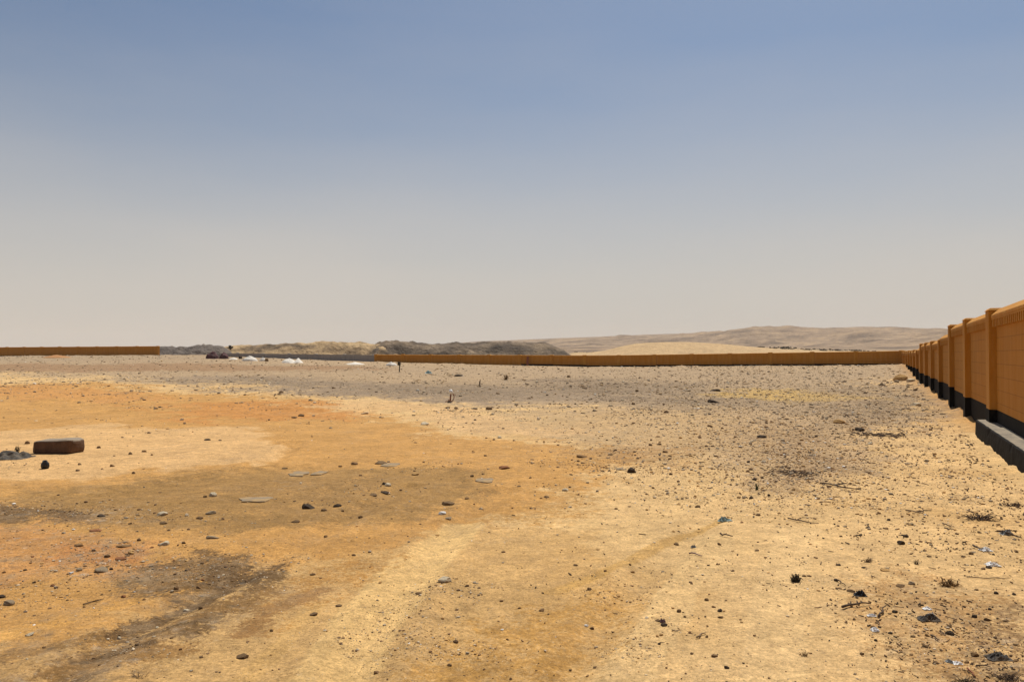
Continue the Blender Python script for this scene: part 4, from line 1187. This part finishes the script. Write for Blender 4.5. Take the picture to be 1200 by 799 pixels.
# white-topped marker with bent wire
x, y = at(528, 473)
e = empty('marker_post', (x, y, gz(x, y))); tag(e, 'short marker with a white cap and bent rusty wire in mid field', 'marker')
hh = 15 * y / F
m = MB(); m.tube([(-.02, 0, -.05), (.0, 0, hh * .4), (.015, 0, hh * .72)], [.028, .026, .024], 6); m.build('post', M['wire'], e, smooth=True)
m = MB(); m.tube([(.01, 0, hh * .66), (.01, 0, hh * .86), (0, 0, hh)], [.055, .062, .035], 8); m.build('cap', M['plastic_white'], e, smooth=True)
m = MB()
m.tube([(.05 + .10 * math.cos(a_) - .04, .02 * math.sin(2 * a_), .16 + .13 * math.sin(a_)) for a_ in np.linspace(-2.6, 1.7, 14)], .014, 5)
m.tube([(-.16, 0, .02), (-.08, .02, .035), (.02, .0, .02)], .014, 5)
m.build('wire_loop', M['wire'], e, smooth=True)
put_stone(527, 474, 6, .8, 'black', 'black stone at the foot of the white-capped marker')
# rusty plank leaning on the back wall
s_pos = None
for t_ in np.arange(20, 45, .05):
    X_, Y_ = CX + NX * t_ - DX * .03, CY + NY * t_ - DY * .03
    if abs(X_ / Y_ * F + 600 - 620) < .6: s_pos = (X_, Y_)
m = MB()
m.hexa([(-.13, -.05, 0), (.13, -.05, 0), (.13, .0, 0), (-.13, .0, 0), (-.19, .22, 1.02), (.05, .22, 1.02), (.05, .27, 1.02), (-.19, .27, 1.02)])
o = m.build('plank', M['wire'], None, bevel=.01)
o.location = (s_pos[0] - DX * .32, s_pos[1] - DY * .32, gz(s_pos[0] - DX * .32, s_pos[1] - DY * .32) - .03); o.rotation_euler = (0, 0, A2 + math.pi)
tag(o, 'dark rust-red plank leaning against the ochre back wall', 'plank')
# bush on the ridge
Yb = 126.5; Xb = (270 - 600) / F * Yb
m = MB()
for k in range(160):
    an = random.uniform(0, 6.28); el = random.uniform(.1, 1.5); ln = random.uniform(.3, .75)
    m.tube([(0, 0, -.3), (math.cos(an) * math.cos(el) * ln * .5, math.sin(an) * math.cos(el) * ln * .5, math.sin(el) * ln * .6), (math.cos(an) * math.cos(el) * ln, math.sin(an) * math.cos(el) * ln, math.sin(el) * ln)], [.03, .05, .03], 4)
o = m.build('bush', M['brush_dark'], None); o.location = (Xb, Yb, EYE + (HOR - 406.5) / F * Yb - .25); o.scale = (.8, .8, .7)
tag(o, 'dark round bush on the skyline of the rubble ridge at the left', 'bush')

# ------------------------------------------------------------------ scattered stones one can still count
ZONES = [  # x0,x1,y0,y1,count, colours, place phrase
    (985, 1195, 600, 790, 46, ('dark', 'black', 'brown', 'grey'), 'strewn with the twigs and litter in the right foreground'),
    (860, 1120, 480, 595, 30, ('dark', 'grey', 'pale', 'brown'), 'scattered along the stony path beside the right wall'),
    (1005, 1090, 445, 482, 22, ('grey', 'pale', 'dark'), 'in the rubble bank by the far wall corner'),
    (5, 240, 612, 700, 22, ('brown', 'red', 'grey', 'dark'), 'in the loose reddish soil of the left foreground'),
    (20, 330, 700, 795, 12, ('dark', 'brown', 'pale'), 'around the dark streaks of the left foreground'),
    (560, 860, 640, 795, 20, ('dark', 'brown'), 'dotted over the open sand of the centre foreground'),
    (560, 800, 500, 600, 18, ('dark', 'brown', 'pale'), 'spread over the sand in the middle of the yard'),
    (620, 860, 440, 492, 20, ('dark', 'grey', 'pale'), 'on grey rubble below the back wall, right half'),
    (300, 620, 438, 478, 14, ('dark', 'grey'), 'on grey rubble below the back wall, left half'),
    (90, 200, 520, 560, 8, ('dark', 'brown'), 'on the pale sand right of the stone block'),
]
ADJ = {'dark': 'dark brown', 'black': 'black', 'brown': 'tan brown', 'grey': 'grey', 'pale': 'pale', 'red': 'reddish'}
for (x0, x1, y0, y1, n, cols_, phrase) in ZONES:
    for k in range(n):
        c_ = cols_[k % len(cols_)]
        yy = y0 + (y1 - y0) * random.random()
        xx = random.uniform(x0, x1)
        if y0 > 590 and xx > 1165 and yy < 605: xx -= 60
        w_ = random.uniform(3.2, 6.5)
        put_stone(xx, yy, w_, random.uniform(.5, 1.0), c_, 'small %s stone %s' % (ADJ[c_], phrase), 'stone', 'stone', 'small stones ' + phrase, sink=.44)


# ------------------------------------------------------------------ gravel and twig crumbs nobody could count
def scatter_gravel(n_try):
    py = HOR + 10 + (400 - 10) * RNG.random(n_try) ** 1.25
    px = RNG.uniform(-120, 1320, n_try)
    Y = F * EYE / (py - HOR); X = (px - 600) / F * Y
    a, t = wall_coords(X, Y)
    ok = (t > .35) & (a < ACOR - .6)
    clump = fbm(X / (.16 * 5), Y / (.16 * 5), 4, 401, .6)
    clump2 = fbm(X / 3.0, Y / 3.0, 3, 411)
    farclump = fbm(X / 1.6, Y / 2.0, 5, 431, .7)
    d = .06 + .94 * sstep(.08, .45, clump) * sstep(-.2, .4, clump2)
    d *= .35
    far = sstep(12, 24, Y); d += far * (.10 + .8 * sstep(-.02, .35, farclump))
    right = sstep(.8, 2.4, X + .0) * (Y < 12); d += .26 * right * sstep(.05, .5, clump) * sstep(-.25, .3, clump2)
    path = np.exp(-((X - (2.2 + .33 * (Y - 6))) / (.15 * Y)) ** 2) * sstep(6.5, 10, Y); d += .75 * path
    left = (X < -1.5) * (Y < 7.5) * 1.0; d += .14 * left * sstep(-.1, .4, clump)
    for gx, gy, gw, gh, gk in ((250, 668, 80, 18, .35), (130, 650, 70, 20, .4), (70, 597, 90, 8, .5), (160, 755, 60, 14, .25), (60, 690, 60, 20, .25), (190, 605, 60, 6, .3), (720, 540, 60, 14, .3), (400, 575, 90, 14, .12),
                               (690, 450, 60, 5, .5), (830, 470, 50, 5, .6), (1135, 755, 70, 36, .30), (1130, 565, 60, 36, .25), (24, 545, 40, 10, .4), (1110, 640, 80, 26, .18), (540, 482, 70, 5, .4), (930, 545, 50, 18, .5), (1040, 485, 60, 22, .5)):
        d = d + gk * np.exp(-((px - gx) / gw) ** 2 - ((py - gy) / gh) ** 2)
    orange = (X < -2) * (Y > 8.5) * (Y < 30); d *= 1 - .75 * orange
    keep = ok & (RNG.random(n_try) < d)
    X, Y = X[keep], Y[keep]; n = len(X)
    Z = ground_z(X, Y)
    size_px = np.clip(RNG.lognormal(-.2, .68, n), .45, 4.6) * .58
    size = np.clip(size_px * Y / F * np.where(Y < 12, .95, .88), .0022, .12)
    base = np.array([STONE_COL[k] for k in ('dark', 'brown', 'grey', 'pale', 'sand', 'white', 'black')])
    wts = np.array([.15, .25, .14, .16, .30, .02, .01]); pick = RNG.choice(7, n, p=wts / wts.sum())
    fz = sstep(12, 25, Y)[:, None] * .38
    colr = base[pick] * (1 - fz) + np.array([.40, .31, .20]) * fz
    colr = colr * RNG.uniform(.7, 1.35, (n, 1))
    nv = len(PV); tf = np.array(PF)
    shapes = np.stack([stone_verts(PV, 900 + k, 4) for k in range(8)])
    V = shapes[RNG.integers(0, 8, n)]
    sc = np.stack([size, size * RNG.uniform(.5, 1, n), size * RNG.uniform(.3, .75, n)], -1)
    V = V * sc[:, None, :]
    an = RNG.uniform(0, 6.28, n); c, s = np.cos(an)[:, None], np.sin(an)[:, None]
    x2 = V[..., 0] * c - V[..., 1] * s; y2 = V[..., 0] * s + V[..., 1] * c
    V = np.stack([x2 + X[:, None], y2 + Y[:, None], V[..., 2] + (Z + sc[:, 2] * .35)[:, None]], -1)
    tri = (tf[None] + (np.arange(n) * nv)[:, None, None]).reshape(-1, 3)
    colv = np.repeat(colr, nv, 0)
    o = link('gravel', big_mesh('gravel', V.reshape(-1, 3), None, tri, False, colv, 'stone_colour'), M['gravel'])
    tag(o, 'loose gravel and crumbs of soil strewn over the whole yard', 'gravel', None, 'stuff')
    print('gravel', n)


scatter_gravel(520000)


def scatter_bits(n_try):
    py = HOR + 40 + 350 * RNG.random(n_try); px = RNG.uniform(600, 1300, n_try)
    Y = F * EYE / (py - HOR); X = (px - 600) / F * Y
    a, t = wall_coords(X, Y)
    d = sstep(880, 1090, px) * (.08 + .92 * sstep(.02, .4, fbm(X / .55, Y / .55, 5, 421, .65))) + .025
    for gx, gy, gw, gh, gk in ((1160, 765, 38, 26, .8), (1150, 608, 30, 6, .6), (1165, 797, 45, 14, .8), (1035, 700, 30, 22, .5), (1060, 765, 30, 20, .4), (1085, 625, 40, 12, .4), (930, 556, 40, 12, .7), (1030, 512, 60, 8, .5), (1190, 590, 26, 16, .6)):
        d = d + gk * np.exp(-((px - gx) / gw) ** 2 - ((py - gy) / gh) ** 2)
    keep = (t > .4) & (RNG.random(n_try) < d)
    X, Y = X[keep], Y[keep]; n = len(X); Z = ground_z(X, Y)
    ln = np.clip(RNG.lognormal(.6, .65, n), .7, 9) * Y / F * .5; w = np.clip(RNG.uniform(.3, 1.0, n) * Y / F * .8, .0012, .02)
    an = RNG.uniform(0, 3.14, n); ux, uy = np.cos(an), np.sin(an)
    tmpl = np.array([(-1, -1, 0), (1, -.6, 0), (1, .6, 0), (-1, 1, 0), (-1, -.8, 1), (1, -.4, 1), (1, .4, 1), (-1, .8, 1)], float)
    q = np.array([(3, 2, 1, 0), (4, 5, 6, 7), (0, 1, 5, 4), (1, 2, 6, 5), (2, 3, 7, 6), (3, 0, 4, 7)])
    lx = tmpl[None, :, 0] * ln[:, None]; ly = tmpl[None, :, 1] * w[:, None]
    lz = tmpl[None, :, 2] * w[:, None] * 1.6 + (tmpl[None, :, 0] > 0) * (RNG.random(n) * ln * .35)[:, None] + .001
    V = np.stack([X[:, None] + lx * ux[:, None] - ly * uy[:, None], Y[:, None] + lx * uy[:, None] + ly * ux[:, None], Z[:, None] + lz], -1)
    colr = np.array([(.10, .062, .035), (.19, .115, .058), (.34, .23, .13), (.05, .036, .026)])[RNG.integers(0, 4, n)] * RNG.uniform(.7, 1.3, (n, 1))
    o = link('twig_crumbs', big_mesh('twig_crumbs', V.reshape(-1, 3), (q[None] + (np.arange(n) * 8)[:, None, None]).reshape(-1, 4), None, False, np.repeat(colr, 8, 0), 'stone_colour'), M['gravel'])
    tag(o, 'crumbs of dry twig and straw strewn over the sand on the right', 'twig litter', None, 'stuff')
    print('bits', n)


scatter_bits(15000)


def scatter_scrub():
    """low dark scrub dotted over the bank and the hill foot"""
    V = []; Q = []; n = 0
    tm = np.array([(-1, -1, 0), (1, -1, 0), (1, 1, 0), (-1, 1, 0), (-.7, -.5, .8), (.5, -.7, 1), (.7, .6, .7), (-.4, .6, 1)], float)
    q = np.array([(3, 2, 1, 0), (4, 5, 6, 7), (0, 1, 5, 4), (1, 2, 6, 5), (2, 3, 7, 6), (3, 0, 4, 7)])
    dg = bpy.context.evaluated_depsgraph_get()
    for k in range(420):
        px = random.choice((random.gauss(930, 45), random.uniform(670, 1050))); Y = random.uniform(225, 262)
        X = (px - 600) / F * Y
        hit, loc, nrm, ix, ob, _ = scene.ray_cast(dg, Vector((X, Y, 60)), Vector((0, 0, -1)))
        if not hit or ob.name.startswith('sand_dune') and px < 870: continue
        for c in range(7):
            s = random.uniform(.10, .28); p = np.array([random.gauss(0, .35), random.gauss(0, .35), random.uniform(-.05, .25)])
            an = random.uniform(0, 6.28); r_ = np.array([[math.cos(an), -math.sin(an), 0], [math.sin(an), math.cos(an), 0], [0, 0, 1]])
            V.append((tm * s) @ r_.T + p + np.array(loc)); Q.append(q + n * 8); n += 1
    o = link('scrub', big_mesh('scrub', np.concatenate(V), np.concatenate(Q), None, False), M['brush_dark'])
    tag(o, 'low dark scrub dotted over the bank beside the sand dune', 'scrub', None, 'stuff')


scatter_scrub()

# ------------------------------------------------------------------ air
SKY_EDGE = 3450
me = bpy.data.meshes.new('haze')
z0, z1 = -4.0, 95.0
e_ = SKY_EDGE
me.from_pydata([(-e_, -e_, z0), (e_, -e_, z0), (e_, e_, z0), (-e_, e_, z0), (-e_, -e_, z1), (e_, -e_, z1), (e_, e_, z1), (-e_, e_, z1)], [],
               [(3, 2, 1, 0), (4, 5, 6, 7), (0, 1, 5, 4), (1, 2, 6, 5), (2, 3, 7, 6), (3, 0, 4, 7)])
hm = bpy.data.materials.new('dusty_air'); hm.use_nodes = True
N = hm.node_tree.nodes; N.remove(N['Principled BSDF'])
pv = N.new('ShaderNodeVolumePrincipled'); pv.inputs['Density'].default_value = .00016; pv.inputs['Color'].default_value = (.93, .88, .82, 1)
hm.node_tree.links.new(pv.outputs[0], N['Material Output'].inputs['Volume'])
hz_ = link('haze', me, hm); tag(hz_, kind='stuff')

# ------------------------------------------------------------------ light and sky
SUN_AZ, SUN_EL = R(22), R(62)
w = bpy.data.worlds.new('World'); scene.world = w; w.use_nodes = True
N = w.node_tree.nodes; L = w.node_tree.links
bg = N['Background']
sky = N.new('ShaderNodeTexSky'); sky.sky_type = 'NISHITA'; sky.sun_disc = False
sky.sun_elevation = SUN_EL; sky.sun_rotation = SUN_AZ % (2 * math.pi)
sky.air_density = 1.0; sky.dust_density = 2.0; sky.ozone_density = 2.0; sky.altitude = 200
# airborne dust thickens towards the horizon
tc = N.new('ShaderNodeTexCoord'); sp_ = N.new('ShaderNodeSeparateXYZ'); L.new(tc.outputs['Generated'], sp_.inputs[0])
cr = N.new('ShaderNodeValToRGB'); cr.color_ramp.interpolation = 'EASE'
cr.color_ramp.elements[0].position = 0.0; cr.color_ramp.elements[0].color = (.9, .9, .9, 1)
cr.color_ramp.elements[1].position = .40; cr.color_ramp.elements[1].color = (.0, .0, .0, 1)
L.new(sp_.outputs['Z'], cr.inputs[0])
mx = N.new('ShaderNodeMix'); mx.data_type = 'RGBA'
L.new(cr.outputs['Color'], mx.inputs['Factor']); tint = N.new('ShaderNodeMix'); tint.data_type = 'RGBA'; tint.blend_type = 'MULTIPLY'; tint.inputs['Factor'].default_value = 1; tint.inputs['B'].default_value = (1.0, 1.09, 1.14, 1)
L.new(sky.outputs['Color'], tint.inputs['A']); L.new(tint.outputs['Result'], mx.inputs['A']); mx.inputs['B'].default_value = (9.35, 8.6, 7.75, 1)
hz_m = N.new('ShaderNodeMapping'); hz_m.inputs['Scale'].default_value = (1.2, 1.2, 5.0); L.new(tc.outputs['Generated'], hz_m.inputs[0])
hz_n = N.new('ShaderNodeTexNoise'); hz_n.inputs['Scale'].default_value = 1.6; hz_n.inputs['Detail'].default_value = 4; L.new(hz_m.outputs[0], hz_n.inputs['Vector'])
hz_r = N.new('ShaderNodeMapRange'); hz_r.inputs[1].default_value = .3; hz_r.inputs[2].default_value = .7; hz_r.inputs[3].default_value = -.07; hz_r.inputs[4].default_value = .07; L.new(hz_n.outputs['Fac'], hz_r.inputs[0])
hz_a = N.new('ShaderNodeMath'); hz_a.operation = 'ADD'; hz_a.use_clamp = True; L.new(cr.outputs['Color'], hz_a.inputs[0]); L.new(hz_r.outputs[0], hz_a.inputs[1]); L.new(hz_a.outputs[0], mx.inputs['Factor'])
L.new(mx.outputs['Result'], bg.inputs['Color'])
bg.inputs['Strength'].default_value = .066

sl = bpy.data.lights.new('sun', 'SUN'); sl.energy = 4.8; sl.angle = R(.53); sl.color = (1, .95, .86)
so = bpy.data.objects.new('sun', sl); col.objects.link(so)
sv = Vector((math.sin(SUN_AZ) * math.cos(SUN_EL), math.cos(SUN_AZ) * math.cos(SUN_EL), math.sin(SUN_EL)))
so.rotation_euler = sv.to_track_quat('Z', 'Y').to_euler(); so.location = (0, 0, 30)

# ------------------------------------------------------------------ camera
cam = bpy.data.cameras.new('camera'); co = bpy.data.objects.new('camera', cam); col.objects.link(co)
cam.sensor_width = 36; cam.lens = F / 1200 * 36; cam.clip_start = .05; cam.clip_end = 12000
co.location = (0, 0, EYE + float(ground_z(np.array([0.]), np.array([0.]))[0]) * 0)
co.rotation_euler = (R(90) + math.atan((HOR - 399.5) / F), 0, 0)
scene.camera = co

scene.view_settings.view_transform = 'Standard'; scene.view_settings.look = 'None'
scene.view_settings.exposure = 0; scene.view_settings.gamma = 1; scene.view_settings.use_curve_mapping = False
scene.render.engine = 'CYCLES'
cy = scene.cycles
cy.max_bounces = 6; cy.diffuse_bounces = 3; cy.volume_bounces = 1; cy.use_denoising = True
